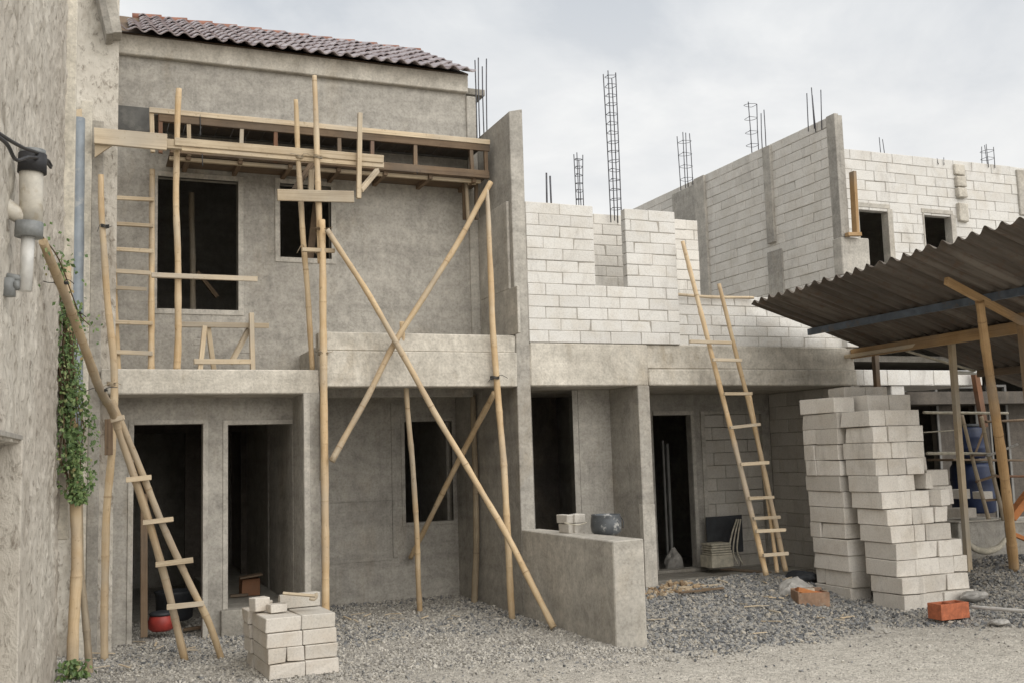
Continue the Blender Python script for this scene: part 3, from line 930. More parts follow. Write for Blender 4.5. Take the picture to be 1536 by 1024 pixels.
# cast slab edge: main face with a lower band standing proud
mb = MB(); mb.box(XA, 9.76, FY + .03, 13.6, 2.87, 3.17, .012, .006)
mb.box(XA, 6.5, FY - .0, FY + .1, 2.652, 3.165, .014, .006)
mb.box(6.5, 9.75, FY - .012, FY + .1, 2.652, 2.868, .014, .006); mb.box(XA, 9.76, FY + .1, 13.6, 2.66, 2.87, 0)
mb.build('floor_slab', M['cast'], h2)
mb = MB()
mb.blocks((XA, FY, 3.172), UX, UZ, FRONT, 6.988 - XA, 4.885 - 3.172, CH, .42, .11, [(5.814 - XA, 6.254 - XA, 3.876 - 3.172, 9)], gap=.005)
mb.build('front_block_wall', M['block'], h2)
mb = MB(); mb.panel((XA, FY + .008, 3.172), UX, UZ, FRONT, 6.98 - XA, 4.87 - 3.172, .095, [(5.80 - XA, 6.27 - XA, .70, 9)])
mb.build('mortar', M['mortar'], h2)
mb = MB(); mb.blocks((6.99, FY + .10, 3.172), UX, UZ, FRONT, 9.76 - 6.99, 3.835 - 3.172, CH, .36, .11, gap=.005); mb.build('balcony_parapet', M['block'], h2)
MB().box(6.99, 9.755, FY + .108, FY + .2, 3.172, 3.82).build('mortar', M['mortar'], h2)
mb = MB(); mb.blocks((5.3, 12.0, 3.172), UX, UZ, FRONT, 7.85 - 5.3, 5.0 - 3.172, CH, .36, .11, gap=.005); mb.build('rear_block_wall', M['block_side'], h2)
MB().box(5.3, 7.845, 12.008, 12.1, 3.172, 4.985).build('mortar', M['mortar'], h2)
# ground floor
front_panel(MB(), XR, 6.34, -.2, 2.66, 11.95, .12, [(5.13, 5.875, -.3, 2.66)]).build('door_wall', M['plaster'], h2, bevel=.006)
mb = MB(); mb.box(5.40, 5.47, 12.5, 12.6, 0, 2.66, .004); mb.box(5.79, 5.865, 11.935, 11.95, -.1, 2.655, .003); mb.build('door_frame', M['plaster'], h2)
MB().box(6.34, 6.505, FY, 13.2, -.2, 2.66, .008, .002).build('column', M['plaster'], h2)
MB().box(6.33, 6.5075, FY - .006, FY + .08, -.2, 1.2, .004, .003).build('column_base', M['plaster_pale'], h2)
YD = 13.05
DX0, DX1 = P(980, 650, Y=YD).x, P(1036, 650, Y=YD).x
DZ1 = P(1010, 622, Y=YD).z; DZ0 = P(1046, 850, Y=YD).z
front_panel(MB(), 6.505, 9.645, -.2, 2.66, YD, .12, [(DX0, DX1, DZ0, DZ1), (DX1 + .24, 9.50, .12, DZ1)]).build('door_wall', M['plaster'], h2, bevel=.005)
mb = MB()
mb.box(DX1 + .0, DX1 + .055, YD - .025, YD - .001, DZ0, DZ1 + .06, .003); mb.box(DX1 + .17, DX1 + .24, YD - .025, YD - .001, .1, DZ1 + .05, .003)
mb.box(DX0, DX1, YD - .025, YD - .001, DZ1, DZ1 + .06, .003); mb.box(DX1 + .24, 9.5, YD - .025, YD - .001, DZ1, DZ1 + .05, .003)
mb.build('door_frame', M['plaster_pale'], h2)
mb = MB(); mb.blocks((DX1 + .24, YD + .07, .1), UX, UZ, FRONT, 9.52 - DX1 - .24, DZ1 - .1, .19, .40, .1, gap=.005); mb.build('block_infill', M['block_grey'], h2)
MB().box(6.52, 9.64, 12.35, YD - .001, -.1, .11, .01, .006).build('porch_floor', M['slabtop'], h2)
MB().box(DX0 - .1, DX1 + .1, YD - .10, YD + .1, .11, DZ0, .008, .004).build('door_step', M['slabtop'], h2)
mb = MB(); mb.box(XR, 9.645, 17, 17.1, -.2, 2.9); mb.box(XR, 9.645, 13.6, 17, 2.7, 2.9); mb.box(6.5, 6.6, 13.2, 17, -.2, 2.66); mb.box(XR, XR + .06, 12.07, 17, -.2, 2.66)
mb.build('inner_wall', M['plaster_dark'], h2)
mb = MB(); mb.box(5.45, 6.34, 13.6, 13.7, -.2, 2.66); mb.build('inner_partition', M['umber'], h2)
mb = MB(); mb.box(8.02, 8.05, 13.5, 13.53, .1, 2.0, .003); mb.box(8.12, 8.16, 13.55, 13.6, .1, 1.95, .003); mb.build('inner_door_frame', M['frame'], h2)

# party wall between house two and house three, in running block courses
p3 = thing('block_party_wall', 'tall grey block party wall with concrete columns between the two roofless houses', 'wall', (9.72, 13, 0))
mb = MB()
mb.blocks((9.645, 17.2, 3.172), Vector((0, -1, 0)), UZ, Vector((-1, 0, 0)), 17.2 - 11.36, 6.446 - 3.172, .1425, .42, .06, gap=.005, jit=.003)
mb.blocks((9.79, 11.36, 3.172), Vector((0, 1, 0)), UZ, Vector((1, 0, 0)), 17.2 - 11.36, 6.446 - 3.172, .1425, .42, .06, gap=.005, jit=.003)
mb.build('block_wall', M['block_side'], p3)
MB().box(9.652, 9.783, 11.36, 17.2, 3.172, 6.43).build('mortar', M['mortar'], p3)
mb = MB(); mb.blocks((9.645, YD, -.1), Vector((0, -1, 0)), UZ, Vector((-1, 0, 0)), YD - 11.2, 2.65 + .1, .19, .42, .06, gap=.006); mb.build('lower_block_wall', M['block_grey'], p3)
MB().box(9.655, 9.79, 11.21, 17.1, -.2, 2.66).build('mortar', M['mortar'], p3)
mb = MB(); mb.box(9.64, 9.715, FY - .02, 11.36, 4.70, 6.46, .006, .003); mb.box(9.722, 9.80, FY + .0, 11.36, 4.70, 6.45, .006, .003); mb.box(9.66, 9.78, FY + .03, 11.36, 4.7, 6.40); mb.build('column', M['plaster'], p3)
mb = MB(); mb.box(9.60, 9.65, 12.62, 12.80, 4.92, 6.42, .006, .003); mb.build('column', M['plaster'], p3)
mb = MB(); mb.box(9.60, 9.65, 14.44, 14.74, 3.17, 6.44, .006, .003); mb.build('column', M['plaster_pale'], p3)
mb = MB(); mb.box(9.625, 9.645, 14.74, 15.5, 3.17, 6.36, .006, .003); mb.build('plaster_panel', M['plaster'], p3)
mb = MB(); mb.box(9.625, 9.645, 12.5, 12.86, 3.17, 4.80, .006, .003); mb.build('plaster_panel', M['plaster'], p3)
mb = MB(); mb.box(9.63, 10.12, FY - .01, 11.37, 4.17, 4.70, .012, .006); mb.build('beam_end', M['plaster_pale'], p3)
mb = MB(); mb.blocks((9.63, FY, 3.172), UX, UZ, FRONT, .2, 1.0, .141, .4, .16); mb.build('block_pier', M['block'], p3)

# ------------------------------------------------------------------ HOUSE THREE
h3 = thing('white_block_house', 'far right white blockwork house with two upper window openings above the shed roof', 'house', (13, 12.5, 0))
Y3 = 12.45
w1 = (P(1290, 350, Y=Y3).x, P(1333, 350, Y=Y3).x, 3.95, P(1310, 312, Y=Y3).z)
w2 = (P(1387, 340, Y=Y3).x, P(1427, 340, Y=Y3).x, 3.95, P(1405, 321, Y=Y3).z)
mb = MB(); mb.blocks((9.795, Y3, 3.55), UX, UZ, FRONT, 18.5 - 9.795, 6.43 - 3.55, .16, .42, .13, [(w[0] - 9.795, w[1] - 9.795, w[2] - 3.55, w[3] - 3.55) for w in (w1, w2)], gap=.005)
mb.build('front_block_wall', M['block'], h3)
mb = MB(); mb.panel((9.795, Y3 + .01, 3.55), UX, UZ, FRONT, 18.5 - 9.795, 6.41 - 3.55, .10, [(w[0] - 9.805, w[1] - 9.785, w[2] - 3.55, w[3] - 3.54) for w in (w1, w2)]); mb.build('mortar', M['mortar'], h3)
for w in (w1, w2):
    mb = MB(); t = .05
    mb.box(w[0] - t, w[1] + t, Y3 - .012, Y3 + .14, w[3], w[3] + .07, .004); mb.box(w[1], w[1] + .1, Y3 - .012, Y3 + .14, w[2], w[3], .004); mb.box(w[0] - .03, w[0], Y3 - .012, Y3 + .14, w[2], w[3], .004)
    mb.build('window_frame', M['plaster_pale'], h3)
mb = MB()
qx = P(1437, 260, Y=Y3).x
for (z0, z1, d) in ((6.18, 6.36, .05), (5.98, 6.16, .07), (5.80, 5.95, .08), (5.40, 5.70, .07)): mb.box(qx - .1, qx + .1, Y3 - d, Y3 + .05, z0, z1, .012, .012)
mb.build('mortar_lumps', M['cast'], h3)
mb = MB(); qx = P(1530, 290, Y=Y3).x; mb.box(qx - .06, qx + .1, Y3 - .04, Y3 + .05, 5.6, 6.38, .01, .005); mb.box(qx + .2, qx + .38, Y3 - .05, Y3 + .05, 3.6, 6.42, .01, .005); mb.build('column', M['plaster'], h3)
mb = MB(); mb.box(9.8, 18.5, 16.5, 16.6, -.2, 6.4); mb.box(9.8, 18.5, 13.4, 16.5, 3.2, 3.3); mb.box(9.8, 18.5, Y3 + .14, 16.5, 6.2, 6.3); mb.box(18.4, 18.5, 12.6, 16.5, 0, 6.4)
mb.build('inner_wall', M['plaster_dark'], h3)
# lower storey
mb = MB(); mb.blocks((9.77, 11.3, 2.66), UX, UZ, FRONT, 12.15 - 9.77, .22, .22, .42, .2, gap=.005); mb.box(9.78, 12.14, 11.31, 12.5, 2.66, 2.86); mb.build('ledge', M['block'], h3)
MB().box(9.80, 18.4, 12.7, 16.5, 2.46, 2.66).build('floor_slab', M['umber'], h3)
c0, c1 = P(1338, 600, Y=11.32).x, P(1358, 600, Y=11.32).x
MB().box(c0, c1, 11.32, 11.5, -.1, 2.66, .01, .004).build('column', M['block'], h3)
YG = 13.2
gx = lambda px: P(px, 620, Y=YG).x
gz = lambda py: P(1420, py, Y=YG).z
hs = [(gx(1361), gx(1404), .9, gz(582)), (gx(1434), gx(1462), .9, gz(582)), (gx(1485), gx(1508), .3, gz(580))]
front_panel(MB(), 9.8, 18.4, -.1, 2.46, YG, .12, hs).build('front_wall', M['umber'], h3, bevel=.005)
mb = MB()
for h in hs:
    mb.box(h[0] - .04, h[0], YG - .02, YG + .03, h[2], h[3] + .04, .003); mb.box(h[1], h[1] + .05, YG - .02, YG + .03, h[2], h[3] + .04, .003); mb.box(h[0], h[1], YG - .02, YG + .03, h[3], h[3] + .04, .003)
mb.build('window_frame', M['frame'], h3)
MB().box(10.0, 18.4, 12.3, YG, -.1, .32, .01, .004).build('porch_floor', M['slabtop'], h3)

# ------------------------------------------------------------------ NEIGHBOUR on the left: roughcast wall
nb = thing('roughcast_building', 'tall beige roughcast neighbouring building with pipes and a climbing vine on its wall', 'building', (-.3, 8, 0))
AN = math.radians(2.84)
nd = Vector((math.sin(AN), math.cos(AN), 0)); nn = Vector((math.cos(AN), -math.sin(AN), 0))
NP = Vector((-.2, 10.3, 0))


def PN(px, py, off=0.0):
    d = ray(px, py); q = NP + nn * off
    return CAM + d * ((q - CAM).dot(nn) / d.dot(nn))


RC = PN(29, 659)


def near_wall():
    y0, y1, z0, z1 = 1.5, 10.42, -.3, 9.0
    s = np.concatenate([np.linspace(y0, 5, 60), np.arange(5, y1, .022)]); s[-1] = y1
    t = np.arange(z0, z1, .022)
    S, T = np.meshgrid(s, t)
    gap_ = .022
    D = .022 * (fbm(S * 9, T * 6, 4, 41, .6) - .5) + .016 * (fbm((S + T * .35) * 26, T * 14, 3, 43, .6) - .5) + .02 * (fbm(S * .8, T * .8, 2, 47) - .5)
    lump = fbm(S * 14, T * 9, 2, 49); D += .016 * np.clip((lump - .58) / .2, 0, 1)
    k = (S - NP.y) / nd.y
    V = np.stack([NP.x + nd.x * k + nn.x * D, S + nn.y * D, T], -1).reshape(-1, 3)
    ny, nx = S.shape
    i = np.arange(nx - 1)[None, :] + nx * np.arange(ny - 1)[:, None]
    Fc = np.stack([i, i + 1, i + nx + 1, i + nx], -1).reshape(-1, 4)
    # the bottom recess seen at the frame edge
    hole = (S < RC.y) & (T < RC.z)
    keep = ~(hole[:-1, :-1] & hole[1:, 1:]).reshape(-1)
    Fc = Fc[keep]
    o = raw_mesh('roughcast_wall', V - np.array(nb.location)[None], Fc, M['rough'], True)
    o.parent = nb
    md = o.modifiers.new('thickness', 'SOLIDIFY'); md.thickness = .18; md.offset = 1.0 if False else -1.0


near_wall()
mb = MB()
# smooth strip at the corner, and the set-back street face of the neighbour above the smooth end wall
mb.box(-.24, -.105, 10.405, 10.56, 1.2, 9.0, .008, .004)
mb.build('corner_strip', M['cream_render'], nb)


def set_back_face():
    x = np.arange(-.6, .31, .02); z = np.arange(-.3, 9.0, .022)
    Xg, Zg = np.meshgrid(x, z)
    D = .022 * (fbm(Xg * 16, Zg * 8, 4, 61, .6) - .5) + .022 * (fbm((Xg + Zg * .3) * 34, Zg * 17, 2, 63) - .5)
    V = np.stack([Xg, 11.42 + D, Zg], -1).reshape(-1, 3); ny, nx = Xg.shape
    i = np.arange(nx - 1)[None, :] + nx * np.arange(ny - 1)[:, None]
    Fc = np.stack([i, i + 1, i + nx + 1, i + nx], -1).reshape(-1, 4)
    o = raw_mesh('roughcast_end_wall', V - np.array(nb.location)[None], Fc, M['rough'], True); o.parent = nb
    MB().box(-.6, .29, 11.6, 12.2, -.3, 9.0).build('end_wall_core', M['rough'], nb)


set_back_face()
# smooth end wall of the terrace beneath
mb = MB(); mb.box(-.07, .045, 11.22, 11.405, -.2, 5.62, .008, .004); mb.build('end_pier', M['cream_render'], nb)
mb = MB(); mb.box(.047, .16, 11.34, 11.405, -.2, 5.45, .008, .004); mb.build('end_pier', M['plaster'], nb)
# sloping gable board at the top
a0 = P(143, -30, Y=11.2); a1 = P(166, 56, Y=11.2)
mb = MB(); mb.bar(a0 + Vector((.11, .1, .05)), a1 + Vector((.05, .1, .05)), .24, .12, Vector((1, 0, .3))); mb.build('gable_board', M['plaster_pale'], nb)
mb = MB(); mb.bar(a0 + Vector((.01, .06, 0)), a1 + Vector((-.01, .06, 0)), .3, .07, Vector((1, 0, .3))); mb.build('gable_board', M['plaster_dark'], nb)
# recess panel low on the wall near the frame edge
mb = MB(); rq = RC - nn * .13; mb.panel(Vector((rq.x - nd.x * 4, rq.y - nd.y * 4, -.3)), nd, UZ, nn, 4.1, RC.z + .5, .05); mb.build('recess_back', M['plaster_dark'], nb)
mb = MB(); rj = RC - nn * .17; mb.hexa([rj - nd * .05 + UZ * (-.3 - rj.z), rj + nd * .02 + UZ * (-.3 - rj.z), rj + nd * .02 + nn * .195 + UZ * (-.3 - rj.z), rj - nd * .05 + nn * .195 + UZ * (-.3 - rj.z), rj - nd * .05, rj + nd * .02, rj + nd * .02 + nn * .195, rj - nd * .05 + nn * .195], .008); mb.build('recess_jamb', M['rough'], nb)
mb = MB(); mb.bar(RC - nd * 4 + nn * .0 + UZ * .012, RC + nn * .0 + UZ * .012, .04, .03); mb.build('recess_lintel', M['plaster'], nb)


# ------------------------------------------------------------------ pipes on the neighbour wall
g = thing('drain_pipe', 'grey round drain pipe standing in the corner beside the roughcast wall', 'pipe', P(117, 650, Y=11.12))
p0, p1 = P(118, 178, Y=11.12), P(113.5, 660, Y=11.12)
MB().tube([p0, p1], .062, 20, step=.3).build('pipe', M['pipe_grey'], g)
MB().cyl(p1 + Vector((0, 0, .02)), p1 + Vector((0, 0, -.12)), .07, 20).build('socket', M['pipe_grey'], g)
MB().box(p0.x - .035, p0.x + .03, p0.y - .03, p0.y + .03, p0.z - .05, p0.z + .09, .004, .01).build('wooden_plug', M['plank'], g)

c_top = PN(49, 232, .12)
sc = (c_top - CAM).length / F_PX
g = thing('downpipe', 'dirty white plastic downpipe with dark collar and elbow on the roughcast wall', 'pipe', PN(45, 440, .12))
base = c_top
zz = lambda py: P(47, py, Y=base.y).z
bx, by = base.x, base.y
V3 = lambda px, py: P(px, py, Y=by)
MB().cyl(V3(47, 250), V3(47, 340), 15.5 * sc, 22, 14 * sc).build('pipe', M['pvc'], g)
MB().cyl(V3(49, 232), V3(48, 260), 18.5 * sc, 22).build('collar', M['rubber'], g)
MB().cyl(V3(49, 226), V3(49, 234), 17 * sc, 22).build('cap', M['grey_fit'], g)
MB().cyl(V3(44, 334), V3(43, 356), 17 * sc, 22).build('collar', M['grey_fit'], g)
MB().cyl(V3(42, 356), V3(38, 437), 8.2 * sc, 18).build('spout', M['pvc_clean'], g)
mb = MB(); mb.tube([V3(-60, 262), V3(-15, 293), V3(20, 318), V3(40, 330)], [11 * sc] * 4, 18); mb.build('branch_pipe', M['pvc'], g)
mb = MB(); mb.cyl(V3(10, 415), V3(38, 420), 5 * sc, 10); mb.cyl(V3(12, 418), V3(12, 445), 9 * sc, 14); mb.cyl(V3(20, 428), V3(30, 428), 7 * sc, 12); mb.build('clamp', M['grey_fit'], g)
for lab, pts in (('upper black cable sagging over the white downpipe', [(-40, 175), (5, 205), (35, 222), (60, 232), (76, 252)]), ('thin lower black cable beside the white downpipe', [(-40, 182), (8, 214), (24, 240), (44, 236), (70, 240), (77, 249)])):
    mb = MB(); mb.tube([PN(x, y, .15) for x, y in pts], .009, 8); o = mb.build('cable', M['rubber'], None, PN(20, 215, .15)); tag(o, lab, 'cable', 'cables on the roughcast wall')

# ------------------------------------------------------------------ bamboo and boards
def pole(label, pts, r, mat='bamboo', nodes=.34, wob=.013, group='bamboo scaffold poles', name='bamboo_pole', cat='pole'):
    mb = MB(); mb.tube(pts, r, 12, nodes, wob); o = mb.build(name, M[mat], None, pts[-1]); tag(o, label, cat, group); return o


def tie(p, r, parent, axis=UZ):
    mb = MB()
    for k in range(4):
        a = Vector(p) + Vector(axis) * ((k - 1.5) * .009)
        n = 14; V = []
        ring = [a + Vector((math.cos(2 * math.pi * i / n) * r * 1.12, math.sin(2 * math.pi * i / n) * r * 1.12, .006 * math.sin(i))) for i in range(n + 1)]
        mb.tube(ring, .004, 5, step=.02)
    for sg in (-1, 1):
        q = Vector(p) + Vector((sg * r * .4, -r * 1.1, 0)); mb.tube([q, q + Vector((sg * random.uniform(.02, .06), -.02, random.uniform(-.02, .04))), q + Vector((sg * random.uniform(.05, .12), -.02, random.uniform(-.07, .03)))], .0035, 5, step=.03)
    mb.build('wire_tie', M[random.choice(('wire', 'stem', 'bamboo_grey'))], parent)


YS = 11.08   # plane of the scaffold
po = pole('short bamboo upright standing on the balcony in front of the large window', [P(268, 133, Y=YS + .25), P(266, 350, Y=YS + .26), Vector((P(264, 555, Y=YS + .28).x, YS + .28, 2.83))], [.036, .039, .043])
tie(P(266, 222, Y=YS + .25), .04, po)
po = pole('thin leaning bamboo upright just left of the tallest pole, over the small window', [P(444, 149, Y=YS + .1), P(451, 300, Y=YS + .14), Vector((P(468, 556, Y=YS + .2).x, YS + .2, 2.83))], [.030, .036, .034])
tie(P(449, 236, Y=YS + .1), .036, po); tie(P(458, 374, Y=YS + .15), .036, po)
q = P(486.5, 700, Y=YS)
tall = thing('bamboo_pole', 'tallest bamboo pole, rising from the ground to the roof beam at mid house', 'pole', (q.x, YS, 0), 'bamboo scaffold poles')
MB().tube([P(471, 114, Y=YS), P(475, 220, Y=YS), P(482, 395, Y=YS)], [.030, .037, .040], 12, .33, .004).build('upper_length', M['bamboo'], tall)
MB().tube([P(482, 330, Y=YS - .06), P(486, 560, Y=YS - .03), P(487.5, 760, Y=YS - .01), Vector((P(488, 900, Y=YS).x, YS, -.05))], [.042, .047, .048, .047], 12, .36, .005).build('lower_length', M['bamboo'], tall)
MB().tube([P(484, 600, Y=YS + .08), P(483, 720, Y=YS + .08)], [.03, .03], 10, .3).build('splice', M['bamboo_grey'], tall)
tie(P(481, 345, Y=YS - .03), .05, tall); tie(P(485, 530, Y=YS - .02), .046, tall); tie(P(477, 236, Y=YS), .042, tall)
ft = P(831, 936, Z=0.0)
ft = P(831, 936, X=4.62)
po = pole('long bamboo brace slanting down from the small window to the foot of the low wall', [P(490, 345, Y=YS - .13), P(610, 540, Y=YS - .16), P(740, 770, Y=YS - .3), Vector((ft.x, ft.y, ft.z - .03))], [.034, .038, .040, .042])
po = pole('bamboo brace slanting from the right end of the canopy to the tallest pole', [P(736, 274, Y=YS + .04), P(660, 405, Y=YS - .02), P(603, 500, Y=YS - .04), P(550, 598, Y=YS - .08), P(496, 690, Y=YS - .12)], [.038, .039, .038, .039, .040])
fp = P(632, 916, Z=tz(3.83, 12.3))
pole('slender bamboo prop standing in the middle of the carport opening', [P(604, 483, Y=YS + .08), P(615, 660, Y=11.6), Vector((fp.x, fp.y, fp.z - .04))], [.030, .036, .038])
po = pole('bamboo upright at the right side of the carport opening by the party wall', [P(728, 285, Y=YS + .02), P(739, 450, Y=YS + .02), P(755, 720, Y=YS + .02), Vector((P(770, 925, Y=YS + .02).x, YS + .02, -.03))], [.030, .041, .045, .046])
tie(P(742, 566, Y=YS + .02), .046, po)
pole('short bamboo brace inside the carport, crossing in front of the lower window', [P(741, 588, Y=11.25), P(690, 690, Y=12.2), P(614, 836, Y=13.28)], [.040, .042, .036])
pole('dull bamboo prop standing in the back corner of the carport', [P(710, 592, Y=12.55), P(714, 760, Y=12.55), Vector((4.60, 12.55, -.05))], [.042, .046, .05], 'bamboo_grey')
pole('short prop hanging below the canopy beside the party wall', [P(699, 268, Y=11.95), P(701, 340, Y=11.95)], [.028, .028], 'bamboo_grey')

# standing pole at the left corner
po = pole('curved bamboo upright at the left corner beside the balcony ladder', [P(152, 262, Y=11.05), P(160, 420, Y=11.03), P(169, 590, Y=11.02), P(163, 760, Y=11.02), Vector((P(155, 992, Y=11.0).x, 11.0, -.04))], [.033, .039, .043, .044, .044])
tie(P(168, 575, Y=11.02), .042, po); tie(P(157, 340, Y=11.03), .036, po)
mb = MB(); mb.bar(P(163, 628, Y=10.94), P(163, 682, Y=10.94), .05, .075, Vector((1, 0, 0))); mb.build('wooden_cleat', M['plank_dark'], po)
# thick poles beside the neighbour wall
po = pole('thick bamboo pole at the left wall, its upper part covered by the vine', [P(98, 400, Y=10.3), P(112, 740, Y=10.26), Vector((P(108, 1022, Y=10.24).x, 10.24, -.05))], [.046, .056, .060], nodes=.42)
pole('thin cracked stick leaning beside the thick bamboo pole under the vine', [P(122, 750, Y=10.42), P(126, 880, Y=10.42), Vector((P(133, 1003, Y=10.42).x, 10.42, -.04))], [.030, .036, .042], 'bamboo_grey')


def ladder(name, label, loc, rails, rungs, mat='bamboo', rmat='plank', group='ladders'):
    t = thing(name, label, 'ladder', loc, group)
    for pts, rad in rails:
        MB().tube(pts, rad, 12, .34, .004).build('rail', M[mat], t)
    for (a, b, w, h) in rungs:
        MB().bar(a, b, w, h, jit=.003).build('rung', M[rmat], t)
    return t


# ladder on the balcony
yl = 11.55
R0 = [P(165, 296, Y=12.05), P(172, 420, Y=11.85), Vector((P(178, 552, Y=yl).x, yl, 2.83))]
R1 = [P(229, 255, Y=12.12), P(227, 420, Y=11.85), Vector((P(227, 555, Y=yl).x, yl, 2.83))]
yy = lambda py: 12.08 - (py - 270) / 285 * .53
rg = [(P(160, y - 1, Y=yy(y) - .05), P(x1, y + d, Y=yy(y) - .05), .035, .042) for (y, x1, d) in ((297, 231, 3), (336, 230, 3), (374, 230, 3), (407, 226, 3), (432, 220, 2), (484, 229, 1), (528, 229, 2))]
ladder('bamboo_ladder', 'bamboo ladder standing upright on the balcony left of the large window', (R0[2].x, yl, 2.83), [(R0, [.03, .033, .035]), (R1, [.036, .038, .04])], rg)
# leaning ladder at the lower left, tied to one long pole
fA, fB = P(279, 989, Z=tz(.9, 10.6)), P(334, 986, Z=tz(1.3, 10.5))
top = PN(65, 362, .06)
jn = P(176, 640, Y=10.25)
Lp = lambda px, py, f: None


def lerp_line(px, py, A, B):
    """the point of the vertical plane through A and B that lies on this sight line"""
    n = Vector((B.y - A.y, -(B.x - A.x), 0)); d = ray(px, py)
    return CAM + d * ((A - CAM).dot(n) / d.dot(n))


jn = P(178, 640, Y=10.55)
LA = [top, lerp_line(108, 468, top, jn), lerp_line(146, 575, top, jn), P(172, 625, Y=10.52), P(200, 710, Y=10.56), P(225, 787, Y=10.58), P(253, 889, Y=10.62), fA + Vector((0, 0, -.03))]
LB = [P(168, 600, Y=10.62), P(195, 664, Y=10.58), P(242.5, 783.5, Y=10.54), P(281, 868, Y=10.53), P(313, 931, Y=10.52), fB + Vector((0, 0, -.03))]
lr = [(P(a, b, Y=10.50), P(c, d, Y=10.48), .035, .048) for (a, b, c, d) in ((166, 630, 187, 625), (189, 719, 227, 715), (214, 783, 260, 778), (233, 846, 290, 839), (250, 910, 306, 904))]
t = ladder('bamboo_ladder', 'long bamboo ladder leaning against the left roughcast wall past the vine', fA, [(LA, [.036, .040, .043, .044, .043, .043, .043, .041]), (LB, [.034, .036, .039, .040, .039, .039])], lr)
for px, py in ((92, 425), (112, 470), (152, 585)):
    tie(lerp_line(px, py, top, jn), .042, t, (jn - top).normalized())
# ladder at house two
yb, yt = 10.55, 11.08
f0 = P(1150, 862, Y=yb); f1 = P(1178, 856, Y=yb + .05)
R0 = [P(1024, 362, Y=yt), P(1047, 450, Y=yt - .1), P(1090, 620, Y=10.85), P(1125, 760, Y=10.68), f0]
R1 = [P(1078, 426, Y=yt - .03), P(1104, 530, Y=yt - .12), P(1130, 630, Y=10.86), P(1157, 755, Y=10.72), f1]
rg = []
for (a, b, c, d) in ((1035, 512, 1097, 514), (1069, 539, 1112, 540), (1086, 590, 1128, 590), (1095, 641, 1140, 636), (1111, 696, 1153, 693), (1123, 747, 1160, 745), (1130, 777, 1170, 775), (1134, 796, 1178, 794), (1145, 832, 1182, 829)):
    y = yt - .02 - (b - 362) / 500 * (yt - yb) - .06
    rg.append((P(a, b, Y=y), P(c, d, Y=y), .035, .04))
ladder('bamboo_ladder', 'bamboo ladder leaning on the parapet of the white blockwork house beside the block stack', f0, [(R0, [.031, .034, .037, .038, .040]), (R1, [.029, .032, .035, .036, .038]), ([P(1124, 590, Y=10.95), P(1150, 740, Y=10.8), P(1166, 858, Y=yb + .12)], [.028, .03, .03])], rg)
pole('thin bamboo lying along the parapet behind the right ladder', [P(1008, 441, Y=11.22), P(1070, 446, Y=11.24), P(1130, 447, Y=11.24)], [.022, .024, .022], 'plank', .3, .004, None)


# planks of the scaffold
def board(label, a, b, w, h, mat='plank', group='scaffold boards', cat='board', up=(0, 0, 1), name='scaffold_board'):
    mb = MB(); mb.bar(a, b, w, h, up, .004, .004); o = mb.build(name, M[mat], None, (Vector(a) + Vector(b)) / 2); tag(o, label, cat, group); return o


t = thing('scaffold_board', 'thick pale board from the left corner to the short upright, with a curved bracket', 'board', P(195, 207, Y=11.1), 'scaffold boards')
MB().bar(P(141, 204, Y=11.1), P(250, 214, Y=11.12), .05, .165, jit=.004).build('board', M['plank'], t)
MB().bar(P(225, 214, Y=11.2), P(300, 220, Y=11.2), .05, .10, jit=.004).build('spliced_board', M['plank'], t)
mb = MB(); a, b, c = P(142, 214, Y=11.12), P(170, 217, Y=11.12), P(142, 236, Y=11.12)
mb.add([a, b, c, a + UY * .04, b + UY * .04, c + UY * .04], [(0, 1, 2), (5, 4, 3), (0, 3, 4, 1), (1, 4, 5, 2), (2, 5, 3, 0)]); mb.build('bracket', M['plank'], t)
board('upper of two long stacked boards tied across the bamboo poles below the canopy', P(262, 213, Y=11.18), P(575, 240, Y=11.18), .05, .085)
board('lower of two long stacked boards tied across the bamboo poles below the canopy', P(272, 223, Y=11.2), P(575, 249, Y=11.2), .055, .055)
board('short wide board nailed across the two poles above the small window', P(416, 293, Y=YS - .06), P(531, 296, Y=YS - .06), .035, .125)
board('small horizontal stick tied between the two poles at the small window', P(453, 375, Y=YS - .06), P(502, 377, Y=YS - .06), .05, .045)
board('narrow wooden rail crossing the large window at mid height', P(227, 413, Y=YS + .2), P(386, 419, Y=YS + .2), .045, .05)
t = thing('scaffold_post', 'short square post hanging from the long boards right of the tallest pole', 'post', P(540, 300, Y=11.1), 'scaffold boards')
MB().bar(P(540, 170, Y=11.12), P(538, 298, Y=11.12), .05, .05, Vector((0, 1, 0))).build('post', M['plank'], t)
MB().bar(P(541, 286, Y=11.14), P(566, 256, Y=11.5), .05, .05).build('strut', M['plank'], t)
t = thing('scaffold_strut', 'pair of short wooden struts behind the poles above the small window', 'strut', P(460, 285, Y=11.4), 'scaffold boards')
MB().bar(P(441, 286, Y=11.4), P(468, 246, Y=11.7), .05, .05).build('strut', M['plank_dark'], t)
MB().bar(P(466, 290, Y=11.45), P(467, 256, Y=11.45), .06, .05, Vector((0, 1, 0))).build('strut', M['plank'], t)

